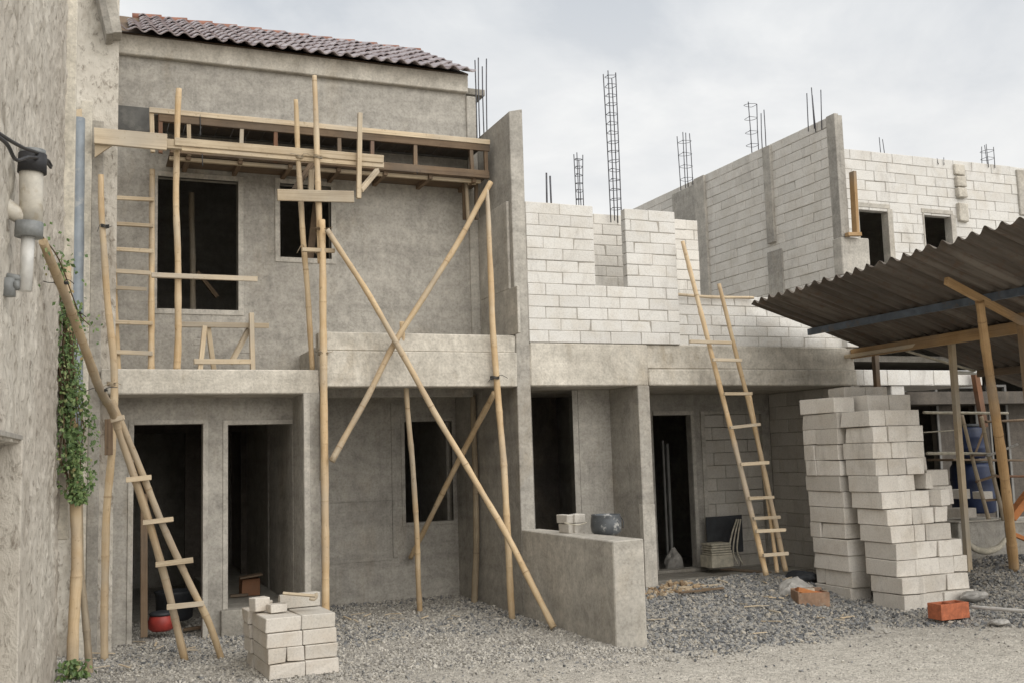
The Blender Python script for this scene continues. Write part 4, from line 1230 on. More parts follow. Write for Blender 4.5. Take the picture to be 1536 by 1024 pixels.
# sawhorse on the balcony
g = thing('sawhorse', 'wooden sawhorse trestle standing on the balcony under the large window', 'trestle', P(345, 552, Y=11.7))
ya = 11.62
MB().bar(P(270, 487, Y=ya), P(403, 489, Y=ya), .07, .05, jit=.005).build('top_rail', M['plank'], g)
for (a, b, y0, y1) in (((307, 490), (300, 556), ya - .05, ya - .15), ((312, 490), (321, 556), ya + .05, ya + .12), ((377, 470), (379, 556), ya - .05, ya - .1)):
    MB().bar(P(*a, Y=y0), P(*b, Y=y1), .05, .07, Vector((0, 1, 0))).build('leg', M['plank'], g)
MB().bar(P(373, 494, Y=ya + .03), P(346, 545, Y=ya - .06), .04, .055).build('brace', M['plank'], g)
MB().bar(P(291, 542, Y=ya - .17), P(376, 542, Y=ya - .17), .04, .055, jit=.004).build('brace', M['plank'], g)

# timber canopy formwork
g = thing('timber_formwork', 'timber canopy formwork projecting below the grey upper wall of the rendered house', 'formwork', (2.7, 12, 5.3))
YF = 11.72
z1 = P(480, 190, Y=YF).z; z0 = P(660, 257, Y=YF).z
xl, xr = P(224, 165, Y=YF).x, P(734, 212, Y=YF).x
xb = P(255, 225, Y=YF).x
MB().bar((xl, YF, z1), (xr, YF, z1), .05, .06, jit=.003).build('top_rail', M['plank'], g)
MB().bar((xl + .1, YF + .01, z1 - .075), (xr, YF + .01, z1 - .075), .05, .085, jit=.003).build('top_rail', M['plank_dark'], g)
MB().bar((xb, YF, z0), (xr - .02, YF, z0), .05, .095, jit=.003).build('bottom_rail', M['plank_dark'], g)
MB().bar((xb, YF + .1, z0 - .075), (xr - .1, YF + .1, z0 - .07), .05, .04, jit=.003).build('bottom_rail', M['plank'], g)
for px, m in ((229, 'plank'), (241, 'plank_red'), (284, 'plank'), (361, 'plank'), (413, 'plank_red'), (509, 'plank_dark'), (557, 'plank_red'), (622, 'plank_dark'), (707, 'plank_dark'), (728, 'plank_dark')):
    x = P(px, 210, Y=YF + .02).x
    MB().bar((x, YF + .02, z0 - .05), (x + random.uniform(-.02, .02), YF + .02, z1), .045, .05, Vector((0, 1, 0)), .003, .003).build('stud', M[m], g)
mb = MB()
for k in range(22):
    a = xl + .05 + (xr - xl - .1) * k / 22; mb.box(a + .004, a + (xr - xl - .1) / 22 - .004, YF + .05, YU - .001, z1 - .05 + random.uniform(-.004, .004), z1 - .025, .002)
mb.build('deck_boards', M['formboard'], g)
mb = MB()
for k in range(8):
    y = YF + .08 + k * .065; mb.box(xb, xr - .05, y + .003, y + .062, z0 - .045, z0 - .02, .002)
mb.build('bottom_boards', M['plank_dark'], g)
for k in range(7):
    x = xb + .2 + (xr - xb - .4) * k / 6
    MB().bar((x, YF + .03, z0 - .07), (x, YU, z0 - .07), .05, .05).build('joist', M['plank_dark'], g)
MB().box(.31, xr - .06, YU - .02, YU - .002, P(200, 197, Y=YU).z, P(200, 161, Y=YU).z).build('back_panel', M['greyboard'], g)
MB().bar(P(690, 270, Y=YU - .3), P(727, 258, Y=YF + .1), .05, .045).build('joist', M['plank'], g)
for (px, y0, y1) in ((300, 172, 205), (303, 228, 250), (625, 255, 262)):
    MB().tube([P(px, y0, Y=YF - .02), P(px + 1, y1, Y=YF - .02)], .006, 6).build('wire_hook', M['wire'], g)
MB().bar(P(702, 275, Y=11.9), P(714, 275, Y=11.85), .04, .04).build('joist', M['plank'], g)
for px in (696, 714):
    MB().bar(P(px, 268, Y=12.0), P(px + 1, 330, Y=12.05), .04, .05, Vector((0, 1, 0))).build('hanger', M['plank_dark'], g)


# ------------------------------------------------------------------ reinforcing bars
def cage(label, px, y_top, y_bot, Y, n=4, w=.12, tie_gap=0, r=.008, lean=0.0, zfix=None):
    b = P(px, y_bot, Y=Y); tp = P(px, y_top, Y=Y)
    H = tp.z - b.z
    g = thing('rebar_column', label, 'rebar', b, 'rebar standing on the walls')
    offs = [(-w / 2, -w / 2), (w / 2, -w / 2), (w / 2, w / 2), (-w / 2, w / 2)][:n] if n > 1 else [(0, 0)]
    for (ox, oy) in offs:
        l2 = lean + random.uniform(-.02, .02)
        MB().tube([b + Vector((ox, oy, -.1)), b + Vector((ox + l2 * .4 + random.uniform(-.006, .006), oy, H * .5)), b + Vector((ox + l2, oy + random.uniform(-.02, .02), H + random.uniform(-.1, .02)))], r, 6, step=.3).build('bar', M['steel'], g)
    if tie_gap:
        z = .08; tb = MB()
        while z < H - .04:
            k = lean * z / H; c = [b + Vector((ox * 1.1 + k, oy * 1.1, z + random.uniform(-.01, .01))) for ox, oy in [(-w / 2, -w / 2), (w / 2, -w / 2), (w / 2, w / 2), (-w / 2, w / 2)]]
            tb.tube(c + [c[0], c[0] + Vector((-.035, -.02, -.01))], .0042, 5, step=.04)
            z += tie_gap
        tb.build('stirrups', M['steel'], g)
    return g


cage('bare bars standing on the party wall right of the tiled roof', 723, 90, 208, 12.1, 4, .10)
cage('short hooked pair of bars on the white block wall beside the party wall', 822, 262, 305, 11.3, 2, .06, 0, .011)
cage('small tied cage on the white block wall, left of the tallest cage', 870, 232, 308, 11.3, 4, .065, .10, .006)
cage('tallest tied rebar cage, standing in the gap of the white block wall', 924, 106, 322, 11.9, 4, .105, .13, .0075, -.0)
cage('upright cage on the far end of the party wall above the plaster column', 1030, 196, 276, 14.9, 4, .15, .22, .008)
cage('pair of thin tied bars on the party wall left of its column', 1129, 153, 226, 13.2, 2, .13, .22, .008)
cage('pair of thin loose bars on the party wall beside its column', 1144, 166, 222, 12.85, 2, .07, 0, .008)
cage('loose bars on the highest corner of the party wall', 1222, 133, 186, 11.5, 4, .13, 0, .008)
cage('thin pair of bars on the white house right of the party wall', 1321, 207, 226, 12.5, 2, .08, 0, .007)
cage('two tiny stubs of bar on the white house between its windows', 1407, 231, 240, 12.5, 2, .12, 0, .007)
cage('tied bars on the white house at the far right', 1482, 216, 245, 12.5, 4, .14, .12, .007)

# ------------------------------------------------------------------ tall stack of loose blocks
ORD = ['lowest', 'second lowest', 'third lowest', 'fourth lowest', 'fifth lowest', 'sixth lowest', 'seventh lowest', 'eighth lowest', 'ninth lowest', 'tenth lowest', 'eleventh lowest', 'second highest', 'topmost']
POSW = ['corner', 'second', 'third', 'fourth', 'fifth', 'sixth']


def block(x0, x1, y0, y1, z0, z1, label, group, mat='block_loose', rot=0.0, name='concrete_block'):
    cx, cy = (x0 + x1) / 2, (y0 + y1) / 2
    mb = MB()
    c = [(x0, y0, z0), (x1, y0, z0), (x1, y1, z0), (x0, y1, z0), (x0, y0, z1), (x1, y0, z1), (x1, y1, z1), (x0, y1, z1)]
    cr, sr = math.cos(rot), math.sin(rot)
    cc = []
    for p in c:
        dx, dy = p[0] - cx, p[1] - cy
        q = Vector((cx + dx * cr - dy * sr, cy + dx * sr + dy * cr, p[2]))
        q += Vector((random.uniform(-.004, .004), random.uniform(-.004, .004), random.uniform(-.002, .002)))
        if random.random() < .14:  # chipped corner
            k = random.uniform(.01, .03); q += (Vector((cx, cy, (z0 + z1) / 2)) - q).normalized() * k
        cc.append(q)
    mb.hexa(cc, random.uniform(.003, .007))
    o = mb.build(name, M[mat], None, (cx, cy, z0)); tag(o, label, 'block', group)
    return o


GS = 'blocks of the tall stack'
hA = .1875
for k in range(13):
    z0 = -.01 + k * hA; z1 = z0 + hA - .005
    sh = -.0055 * k + random.uniform(-.007, .007)
    x0 = 8.355 + sh; x1 = x0 + .315 + random.uniform(-.01, .012)
    y0 = 9.93 + random.uniform(-.015, .015); y1 = y0 + .64 + random.uniform(-.02, .02)
    if k in (1,): x0 += .02
    r = random.uniform(-.03, .03)
    if k in (1, 4, 8, 9, 10):
        ys = y0 + (y1 - y0) * random.choice((.62, .75, .68))
        block(x0, x1, y0, ys - .004, z0, z1, f'{ORD[k]} front block in the narrow left pillar of the tall stack', GS, rot=r * .4)
        block(x0 + random.uniform(-.02, .01), x1, ys + .004, y1, z0, z1, f'{ORD[k]} rear block in the narrow left pillar of the tall stack', GS, rot=r * .4)
    else:
        block(x0, x1, y0, y1, z0, z1, f'{ORD[k]} block in the narrow left pillar of the tall stack', GS, rot=r * .5)
# B pillar: rows from the ground: front y, left x, right x, joints
rowsB = [  # y_front, x0, [x breaks]
    (9.10, 8.385, (8.62, 8.95, 9.40)),
    (9.12, 8.37, (8.70, 9.06, 9.40)),
    (9.16, 8.36, (8.64, 9.00, 9.22, 9.42)),
    (9.18, 8.37, (8.68, 9.00, 9.20, 9.38)),
    (9.20, 8.36, (8.70, 8.86, 9.24)),
    (9.24, 8.36, (8.72, 8.86, 9.06, 9.26)),
    (9.30, 8.34, (8.68, 8.78, 9.06)),
    (9.34, 8.33, (8.62, 8.74, 8.90)),
    (9.36, 8.34, (8.52, 8.78, 9.04)),
    (9.38, 8.33, (8.60, 8.82, 9.10)),
    (9.36, 8.34, (8.54, 8.80, 9.10)),
    (9.40, 8.32, (8.56, 8.84, 9.10)),
]
for k, (yf, x0, br) in enumerate(rowsB):
    z0 = -.005 + k * hA; z1 = z0 + hA - .005
    xs = [x0] + list(br)
    for j in range(len(xs) - 1):
        yy0 = yf + random.uniform(-.016, .016) + (0 if j == 0 else random.uniform(-.02, .03)); dep = (.50 if j == 0 else .42)
        block(xs[j] + .003, xs[j + 1] - .003, yy0, yy0 + dep, z0, z1, f'{ORD[k]} row, {POSW[j]} block of the wide stepped pillar in the tall stack', GS, rot=random.uniform(-.018, .018))
    # the row behind, seen over and past the front row
    if k >= 6:
        block(8.60, 8.98, 9.93, 10.3, z0, z1, f'{ORD[k]} row, left block of the second pile behind the wide pillar', GS, rot=random.uniform(-.03, .03))
        block(8.985, 9.34 + (.05 if k < 9 else -.12), 9.86, 10.3, z0, z1, f'{ORD[k]} row, right block of the second pile behind the wide pillar', GS, rot=random.uniform(-.03, .03))
    elif k >= 1:
        block(8.70, 9.10, 9.78, 10.2, z0, z1, f'{ORD[k]} row, left inner block of the wide stepped pillar', GS)
        block(9.105, 9.5, 9.74, 10.2, z0, z1, f'{ORD[k]} row, right inner block of the wide stepped pillar', GS)
z = 12 * hA
block(8.655, 8.975, 9.78, 10.2, z, z + hA, 'highest left block lying behind the top of the tall stack', GS)
block(8.98, 9.30, 9.76, 10.2, z, z + hA, 'highest right block lying behind the top of the tall stack', GS)
block(8.72, 9.05, 10.25, 10.6, z + .14, z + hA + .13, 'left block of the rear pile peeping over the tall stack', GS)
block(9.055, 9.40, 10.25, 10.6, z + .14, z + hA + .13, 'right block of the rear pile peeping over the tall stack', GS)
for k in range(12):
    block(8.72, 9.40, 10.26, 10.6, k * hA + .14, (k + 1) * hA + .135, f'{ORD[k]} long block of the rearmost pile behind the tall stack', GS)
# loose blocks resting on the stepped right shoulder
z = 6 * hA
block(9.08, 9.26, 9.22, 9.5, z, z + hA, 'grey loose block turned sideways on the step of the tall stack', GS, rot=.28)
block(9.27, 9.56, 9.45, 9.75, z, z + hA + .03, 'large pale block at the right edge of the stack step', GS, rot=-.1)
block(9.02, 9.13, 9.34, 9.7, z + hA, z + 2 * hA, 'narrow grey block standing on end on the stack shoulder', GS, rot=.15)
block(9.16, 9.47, 9.42, 9.72, z + hA + .032, z + 2 * hA + .03, 'whitest block lying on the right shoulder of the tall stack', GS, rot=-.06)
block(9.00, 9.26, 9.52, 9.85, z + 2 * hA + .03, z + 3 * hA, 'pale block on the upper right shoulder of the tall stack', GS, rot=-.05)

# ------------------------------------------------------------------ small stack in front
GF = 'blocks of the small front stack'
rot = .06
hF = .128
fx, fy = 1.48, 9.20
rn = ['bottom', 'second', 'third', 'top']
for k in range(4):
    z0 = k * hF; z1 = z0 + hF - .005
    ox = -.006 * k; sp = [0, .315, .62] if k != 1 else [0, .165, .32, .62]
    for j in range(len(sp) - 1):
        pn = (['left', 'right'] if len(sp) == 3 else ['left', 'middle', 'right'])[j]
        yo = rot * sp[j]
        block(fx + ox + sp[j] + .002, fx + ox + sp[j + 1] - .003, fy + yo + .02 * k, fy + yo + .62 + random.uniform(-.02, .02), z0, z1, f'{rn[k]} row {pn} block of the small front block stack', GF, 'block_stack', rot)
for k in range(4):
    block(fx - .035 - .012 * k, fx + .27, fy + .645, fy + .93, k * hF, k * hF + hF - .006, f'{rn[k]} block behind on the left of the small front block stack', GF, 'block_stack', .05)
    if k < 3: block(fx + .28, fx + .58, fy + .66, fy + .95, k * hF, k * hF + hF - .006, f'{rn[k]} block behind on the right of the small front block stack', GF, 'block_stack', .05)

zt_ = 4 * hF
GT = 'loose pieces on the small front stack'
def top_piece(x0, y0, x1, h, yd, lab, rot=0):
    a = P(x0, y0, Y=yd); b = P(x1, y0, Y=yd)
    block(a.x, b.x, yd, yd + .12, zt_ + .002, zt_ + h, lab, GT, 'block_stack', rot, 'broken_block')
top_piece(378, 900, 404, .13, 9.62, 'cracked block piece at the left back of the small front stack', .3)
top_piece(404, 903, 430, .075, 9.52, 'small yellowish block chip in front on the small stack', .15)
top_piece(418, 895, 480, .125, 9.74, 'long cut block at the back top of the small front stack', .12)
top_piece(387, 885, 410, .06, 9.88, 'thin pale slab piece behind the cracked block on the small stack', -.2)
g = thing('wood_float', 'wooden plastering float with a rounded grip lying on the small front stack', 'tool', P(450, 905, Y=9.5))
a, b = P(424, 889, Y=9.55), P(474, 893, Y=9.5)
MB().bar(a, b, .10, .022, Vector((0, .2, 1)), .003).build('board', M['plank'], g)
MB().tube([P(464, 897, Y=9.47), P(472, 898, Y=9.46), P(475, 893, Y=9.46), P(474, 889, Y=9.47)], .014, 10).build('grip', M['plank'], g)

# ------------------------------------------------------------------ objects on the low wall
zw = .988
ga = P(862, 798, X=4.84)
GB = 'grey bricks on the low wall'
yb0 = P(862, 798, X=4.84).y
def lw(px, py, X=4.84): return P(px, py, X=X)
q = P(848, 800, Z=zw); q2 = P(887, 800, Z=zw)
bx0, bx1, bY = q.x, q2.x, q.y
w_ = (bx1 - bx0)
block(bx0 + .02, bx0 + w_ * .38, bY - .02, bY + .2, zw, zw + .10, 'lower left grey brick on the low wall beside the tin pail', GB, 'block_grey', .1, 'grey_brick')
block(bx0 + w_ * .40, bx1, bY - .06, bY + .14, zw, zw + .105, 'lower right grey brick on the low wall touching the tin pail', GB, 'block_grey', .05, 'grey_brick')
block(bx0, bx0 + w_ * .42, bY - .02, bY + .2, zw + .105, zw + .20, 'upper left grey brick on the low wall beside the tin pail', GB, 'block_grey', .12, 'grey_brick')
block(bx0 + w_ * .43, bx1 + .01, bY - .05, bY + .14, zw + .11, zw + .205, 'upper right grey brick on the low wall beside the tin pail', GB, 'block_grey', .03, 'grey_brick')
mb = MB(); mb.tube([Vector((bx0 - .02, bY - .03, zw + .12)), Vector((bx0 + w_ * .3, bY - .06, zw + .10)), Vector((bx0 + w_ * .6, bY - .09, zw + .095)), Vector((bx1 + .01, bY - .09, zw + .115))], .006, 6)
o = mb.build('string', M['cream'], None, (bx0, bY, zw)); tag(o, 'pale string wrapped round the grey bricks on the low wall', 'string')
pc = P(911, 801, Z=zw); pr = 23 / F_PX * (pc - CAM).length
g = thing('tin_pail', 'round dark tin pail splashed with cement on the low wall', 'pail', pc)
MB().lathe(pc + Vector((0, .02, 0)), [(pr * .72, .0), (pr * .94, .03), (pr * 1.0, .09), (pr * .98, .15), (pr * .92, .195), (pr * .95, .21), (pr * .90, .21), (pr * .86, .17), (pr * .8, .10)], 28).build('bowl', M['pail'], g)
mb = MB(); mb.tube([pc + Vector((pr * .95, .0, .19)), pc + Vector((pr * 1.12, -.02, .13)), pc + Vector((pr * 1.05, -.03, .06))], .006, 6); mb.build('handle', M['wire'], g)
MB().lathe(pc + Vector((0, .02, .16)), [(.01, .0), (pr * .86, .0), (pr * .86, .006), (.01, .012)], 24).build('mortar_fill', M['bag'], g)

# ------------------------------------------------------------------ shed on the right
sh = thing('lean_to_shed', 'open lean-to shed with rusty corrugated roof on wooden posts at the far right', 'shed', (10, 9, 0))
SL = .306
RZ = lambda x: 3.67 - SL * (x - 8.0)


def corr(x0, x1, ya, yb, dz, name, ex=0.0):
    """corrugated sheet with the waves running down the slope (along x)"""
    ys = np.arange(ya, yb, .015); xs_ = np.linspace(0, 1, 14)
    V = []; nx = len(xs_)
    for y in ys:
        edge = x0 + ex * (11.1 - y)
        ragged = .012 * math.sin(y * 7) + .010 * math.sin(y * 23)
        for f in xs_:
            x = edge + (x1 - edge) * f + (ragged if f == 0 else 0)
            w = .030 * math.cos(2 * math.pi * y / .19) + .004 * math.cos(4 * math.pi * y / .19)
            V.append((x, y, RZ(x) + dz + w + .006 * math.sin(x * 2.1 + y * .7)))
    V = np.array(V); ny = len(ys)
    i = np.arange(nx - 1)[None, :] + nx * np.arange(ny - 1)[:, None]
    Fc = np.stack([i, i + 1, i + nx + 1, i + nx], -1).reshape(-1, 4)
    o = raw_mesh(name, V - np.array(sh.location)[None], Fc, M['zinc'], True); o.parent = sh
    md = o.modifiers.new('thickness', 'SOLIDIFY'); md.thickness = .004
    return o


corr(8.0, 9.90, 6.15, 11.1, .05, 'roof_sheet', -.06)
corr(9.70, 13.2, 6.15, 10.25, .015, 'roof_sheet')
def rp(px, py, d=0.0):
    """point on the underside of the roof plane"""
    dd = ray(px, py); n = Vector((SL, 0, 1)); k = 3.67 + SL * 8.0 + d
    return CAM + dd * ((k - n.dot(CAM)) / n.dot(dd))
MB().bar((8.93, 11.12, RZ(8.93) - .03), (8.90, 6.2, RZ(8.9) - .03), .05, .085).build('steel_purlin', M['tape'], sh)
MB().bar((9.72, 11.22, RZ(9.72) - .06), (9.66, 6.2, RZ(9.66) - .05), .07, .13, jit=.006).build('timber_purlin', M['post'], sh)
MB().bar((9.60, 11.4, RZ(9.72) - .10), (9.70, 9.8, RZ(9.66) - .09), .04, .05, jit=.006).build('timber_purlin', M['plank'], sh)
MB().bar((10.9, 10.2, RZ(10.9) - .05), (10.9, 6.2, RZ(10.9) - .05), .06, .09).build('timber_purlin', M['plank_dark'], sh)
MB().bar((12.3, 10.2, RZ(12.3) - .05), (12.3, 6.2, RZ(12.3) - .05), .06, .09).build('timber_purlin', M['plank_dark'], sh)
MB().bar(rp(1419, 421, -.10), rp(1560, 497, -.12), .05, .08).build('rafter', M['post'], sh)
# posts
A = P(1427, 512, Y=9.72); MB().bar(A, (A.x + .0, 9.72, tz(A.x, 9.72) - .05), .07, .065, UY).build('post', M['plank'], sh)
Bt = rp(1470, 452, -.14); Bf = P(1521, 846, Z=.38)
MB().tube([Bt, Bt.lerp(Bf, .5) + Vector((.02, 0, 0)), Bf + Vector((0, 0, -.06))], [.052, .062, .066], 12, .5, .008).build('post', M['post'], sh)
D = P(1312, 524, Y=11.05); MB().bar(D, (D.x, 11.05, 0), .07, .07, UY).build('post', M['plank_dark'], sh)
Cc = P(1531, 470, Y=8.2); MB().bar(Cc, (Cc.x + .02, 8.2, 2.2), .075, .08, UY).build('post', M['post'], sh)
E_ = P(1466, 575, Y=11.2); MB().bar(P(1462, 558, Y=11.2), P(1476, 640, Y=11.2), .09, .08, UY).build('post', M['plank_red'], sh)
mb = MB(); mb.tube([P(1432, 558, Y=10.35), P(1490, 559, Y=10.3), P(1560, 561, Y=10.2)], .028, 12); mb.build('conduit', M['pvc_clean'], sh)
MB().bar(P(1360, 526, Y=10.3), P(1462, 556, Y=10.28), .05, .02).build('edge_strip', M['cream'], sh)

# items below the shed
def stick(label, pts, r, mat, name='stick', cat='stick', group=None):
    mb = MB(); mb.tube(pts, r, 10, .3, .004); o = mb.build(name, M[mat], None, pts[-1]); tag(o, label, cat, group); return o


GH = 'rails of the scaffold under the shed'
yh = 10.6
stick('upper pale horizontal scaffold rail under the shed roof', [P(1385, 618, Y=yh), P(1440, 618.5, Y=yh), P(1512, 619, Y=yh)], .022, 'cream', 'scaffold_rail', 'rail', GH)
stick('lower pale horizontal scaffold rail under the shed roof', [P(1390, 679, Y=yh), P(1440, 679.5, Y=yh), P(1487, 681, Y=yh)], .024, 'cream', 'scaffold_rail', 'rail', GH)
stick('thin middle wire rail between the two pale scaffold rails', [P(1385, 647, Y=yh), P(1440, 644, Y=yh)], .009, 'cream', 'scaffold_rail', 'rail', GH)
stick('brown double rail at the right of the shed scaffold', [P(1478, 632, Y=10.9), P(1545, 629, Y=10.9)], .022, 'plank_dark', 'scaffold_rail', 'rail', GH)
stick('brown low rail behind the orange shed post', [P(1493, 714, Y=10.9), P(1545, 714, Y=10.9)], .02, 'plank_red', 'scaffold_rail', 'rail', GH)
mb = MB(); mb.tube([P(1480, 683, Y=10.5), P(1498, 677, Y=10.5), P(1526, 666, Y=10.5)], .018, 8); o = mb.build('rope', M['bag'], None, P(1498, 677, Y=10.5)); tag(o, 'pale twisted rope slung from the shed scaffold rail', 'rope')
za = .62
lt = thing('stick_ladder', 'rough stick ladder leaning under the shed in front of the blue drums', 'ladder', P(1480, 775, Y=10.5), 'ladders')
MB().tube([P(1443, 622, Y=10.75), P(1462, 700, Y=10.6), P(1483, 778, Y=10.45)], [.026, .03, .032], 10, .3).build('rail', M['bamboo_grey'], lt)
MB().tube([P(1472, 624, Y=10.75), P(1487, 700, Y=10.6), P(1506, 780, Y=10.45)], [.03, .032, .034], 10, .3).build('rail', M['bamboo_grey'], lt)
for (a, b, c, d) in ((1458, 682, 1488, 682), (1464, 722, 1495, 712), (1474, 750, 1503, 748)):
    MB().bar(P(a, b, Y=10.55), P(c, d, Y=10.55), .03, .03).build('rung', M['plank_dark'], lt)
stick('slanting stick behind the stick ladder under the shed', [P(1478, 640, Y=11.0), P(1463, 680, Y=11.0)], .018, 'plank_dark', 'stick', 'stick')
# drums
def drum(label, px, py, r, h, Y):
    c = P(px, py, Y=Y); g = thing('plastic_drum', label, 'drum', c, 'blue drums under the shed')
    MB().lathe(c, [(r * .9, 0), (r, .03), (r, h * .3), (r * 1.03, h * .33), (r, h * .36), (r, h * .64), (r * 1.03, h * .67), (r, h * .7), (r * .98, h * .92), (r * .85, h)], 24).build('body', M['blue'], g)
    MB().lathe(c + Vector((0, 0, h)), [(r * .85, 0), (r * .88, .02), (r * .8, .045), (.02, .05)], 24).build('lid', M['black'], g)
drum('lower blue plastic drum standing behind the stick ladder', 1462, 768, .30, .72, 11.6)
drum('blue plastic drum raised above the lower drum behind the ladder', 1457, 687, .20, .46, 11.6)
mb = MB(); mb.bar(P(1410, 689, Y=11.6), P(1520, 690, Y=11.6), .5, .03); o = mb.build('shelf_plank', M['plank_dark'], None, P(1450, 690, Y=11.6)); tag(o, 'dark plank shelf carrying the raised blue drum', 'plank')
# work platform and trough
pl = thing('concrete_trough', 'long grey concrete trough with dirty lip standing behind the tall stack', 'trough', P(1480, 830, Y=10.6))
a = P(1436, 784, Y=10.55); b = P(1508, 784, Y=10.55); zb = P(1470, 840, Y=10.55).z
MB().box(a.x, b.x, 10.55, 11.2, zb - .3, a.z, .01, .008).build('body', M['plaster'], pl)
MB().box(a.x - .02, b.x + .02, 10.50, 11.22, a.z, a.z + .03, .008, .008).build('lip', M['cast'], pl)
tr2 = thing('concrete_trough', 'second concrete trough half cut off by the right edge of the picture', 'trough', P(1530, 830, Y=10.7))
a2 = P(1512, 784, Y=10.75)
MB().box(a2.x + .05, a2.x + 1.2, 10.75, 11.3, zb - .3, a2.z - .01, .01, .008).build('body', M['plaster'], tr2)
MB().box(a2.x + .03, a2.x + 1.22, 10.72, 11.32, a2.z - .01, a2.z + .02, .008, .008).build('lip', M['cast'], tr2)
def at_block(px0, px1, pyb, h, Y, d, lab, mat='block_loose', grp='loose blocks by the shed', rot=0):
    a = P(px0, pyb, Y=Y); b = P(px1, pyb, Y=Y)
    return block(a.x, b.x, Y, Y + d, a.z, a.z + h, lab, grp, mat, rot)
at_block(1443, 1466, 777, .13, 10.62, .25, 'pale block lying on the concrete trough beside the stack')
at_block(1443, 1456, 748, .13, 10.75, .2, 'small pale block on the rear rail beside the blue drum')
at_block(1476, 1490, 748, .10, 10.85, .2, 'small white block between the rails of the stick ladder')
g_ = P(1482, 860, Z=.22)
block(g_.x - .20, g_.x + .16, g_.y, g_.y + .3, .15, .36, 'dark grey concrete block half buried in gravel beside the tall stack', None, 'darkblock', .25)
mb = MB(); mb.tube([P(1449, 810, Y=10.3), P(1462, 822, Y=10.25), P(1480, 826, Y=10.2), P(1498, 820, Y=10.2), P(1508, 808, Y=10.25)], [.03, .04, .045, .04, .03], 10); o = mb.build('rope', M['cream'], None, P(1480, 826, Y=10.2)); tag(o, 'frayed pale rope lying below the concrete trough', 'rope')
mb = MB(); mb.bar(P(1516, 776, Y=9.6), P(1545, 738, Y=9.6), .10, .10); mb.bar(P(1519, 800, Y=9.65), P(1545, 811, Y=9.65), .05, .05); o = mb.build('orange_plank', M['orange'], None, P(1530, 760, Y=9.6)); tag(o, 'orange painted timber slanting at the right edge behind the shed post', 'timber')
stick('white plastic pipe lying on the gravel at the right edge', [P(1459, 909, Z=.12), P(1500, 912, Z=.14), P(1550, 916, Z=.16)], .022, 'pvc_clean', 'plastic_pipe', 'pipe')

# ------------------------------------------------------------------ things on the ground
c = P(1434, 925, Z=.06)
hb = thing('hollow_brick', 'orange hollow clay block on the gravel at the foot of the tall stack', 'brick', c)
mb = MB(); mb.panel((c.x - .19, c.y, c.z - .02), UX, UZ, FRONT, .38, .165, .012, [])
mb = MB()
x0, x1, y0, y1, z0, z1 = c.x - .19, c.x + .19, c.y, c.y + .19, c.z - .02, c.z + .14
mb.panel((x0, y0, z1), UX, UY, UZ, .38, .19, .16, [(.03, .17, .03, .16), (.21, .35, .03, .16)])
mb.build('body', M['brick'], hb, bevel=.005)
mb = MB(); mb.box(x0 + .01, x1 - .01, y0 + .01, y1 - .01, z0 + .0, z0 + .05); mb.build('web', M['brick'], hb)
c = P(1222, 908, Z=.06)
tb = thing('clay_tray', 'broken orange clay tray holding coloured scraps on the gravel heap', 'tray', c)
R_ = Matrix.Rotation(-.35, 3, 'Z')
def rot_box(mb, c, x0, x1, y0, y1, z0, z1, R, cham=.004):
    cc = [Vector(c) + R @ Vector(p) for p in ((x0, y0, z0), (x1, y0, z0), (x1, y1, z0), (x0, y1, z0), (x0, y0, z1), (x1, y0, z1), (x1, y1, z1), (x0, y1, z1))]
    mb.hexa(cc, cham)
c0_ = Vector(c)
_rb, rot_box = rot_box, None
rot_box = lambda mb, c, x0, x1, y0, y1, z0, z1, R, cham=.004: _rb(mb, c0_ + (Vector(c) - c0_) * 1.12, x0 * 1.12, x1 * 1.12, y0 * 1.1, y1 * 1.1, z0 * 1.12, z1 * 1.12, R, cham)
mb = MB(); rot_box(mb, c, -.16, .16, 0, .02, -.02, .13, R_); rot_box(mb, c, -.16, .16, .24, .26, -.02, .15, R_); rot_box(mb, c, -.16, -.14, .02, .24, -.02, .14, R_); rot_box(mb, c, .14, .16, .02, .24, -.02, .13, R_); rot_box(mb, c, -.14, .14, .02, .24, -.02, .02, R_)
mb.build('tray', M['traywood'], tb)
mb = MB(); rot_box(mb, c + Vector((0, 0, .1)), -.15, .12, .05, .12, 0, .05, Matrix.Rotation(.3, 3, 'Y') @ R_); mb.build('scrap', M['orange'], tb)
mb = MB(); rot_box(mb, c + Vector((0, .05, .09)), -.12, .16, .1, .15, 0, .06, Matrix.Rotation(.2, 3, 'Y') @ R_); mb.build('scrap', M['brick'], tb)
mb = MB(); rot_box(mb, c + Vector((0, .02, .10)), -.1, .05, .08, .11, 0, .06, R_); mb.build('scrap', M['cream'], tb)
rot_box = _rb


def lump(name, label, cat, c, s, mat, seed, group=None, sub=3):
    import bmesh
    bm = bmesh.new(); bmesh.ops.create_icosphere(bm, subdivisions=sub, radius=1)
    for v in bm.verts:
        p = v.co; k = fbm(np.array([p.x * 1.6 + seed]), np.array([p.y * 1.6 + p.z * 1.3]), 3, seed)[0]
        v.co = Vector((p.x * s[0], p.y * s[1], p.z * s[2])) * (.65 + .7 * k)
    me = bpy.data.meshes.new(name); bm.to_mesh(me); bm.free(); me.materials.append(M[mat])
    for q in me.polygons: q.use_smooth = False
    o = bpy.data.objects.new(name, me); COL.objects.link(o); o.location = c; tag(o, label, cat, group); return o


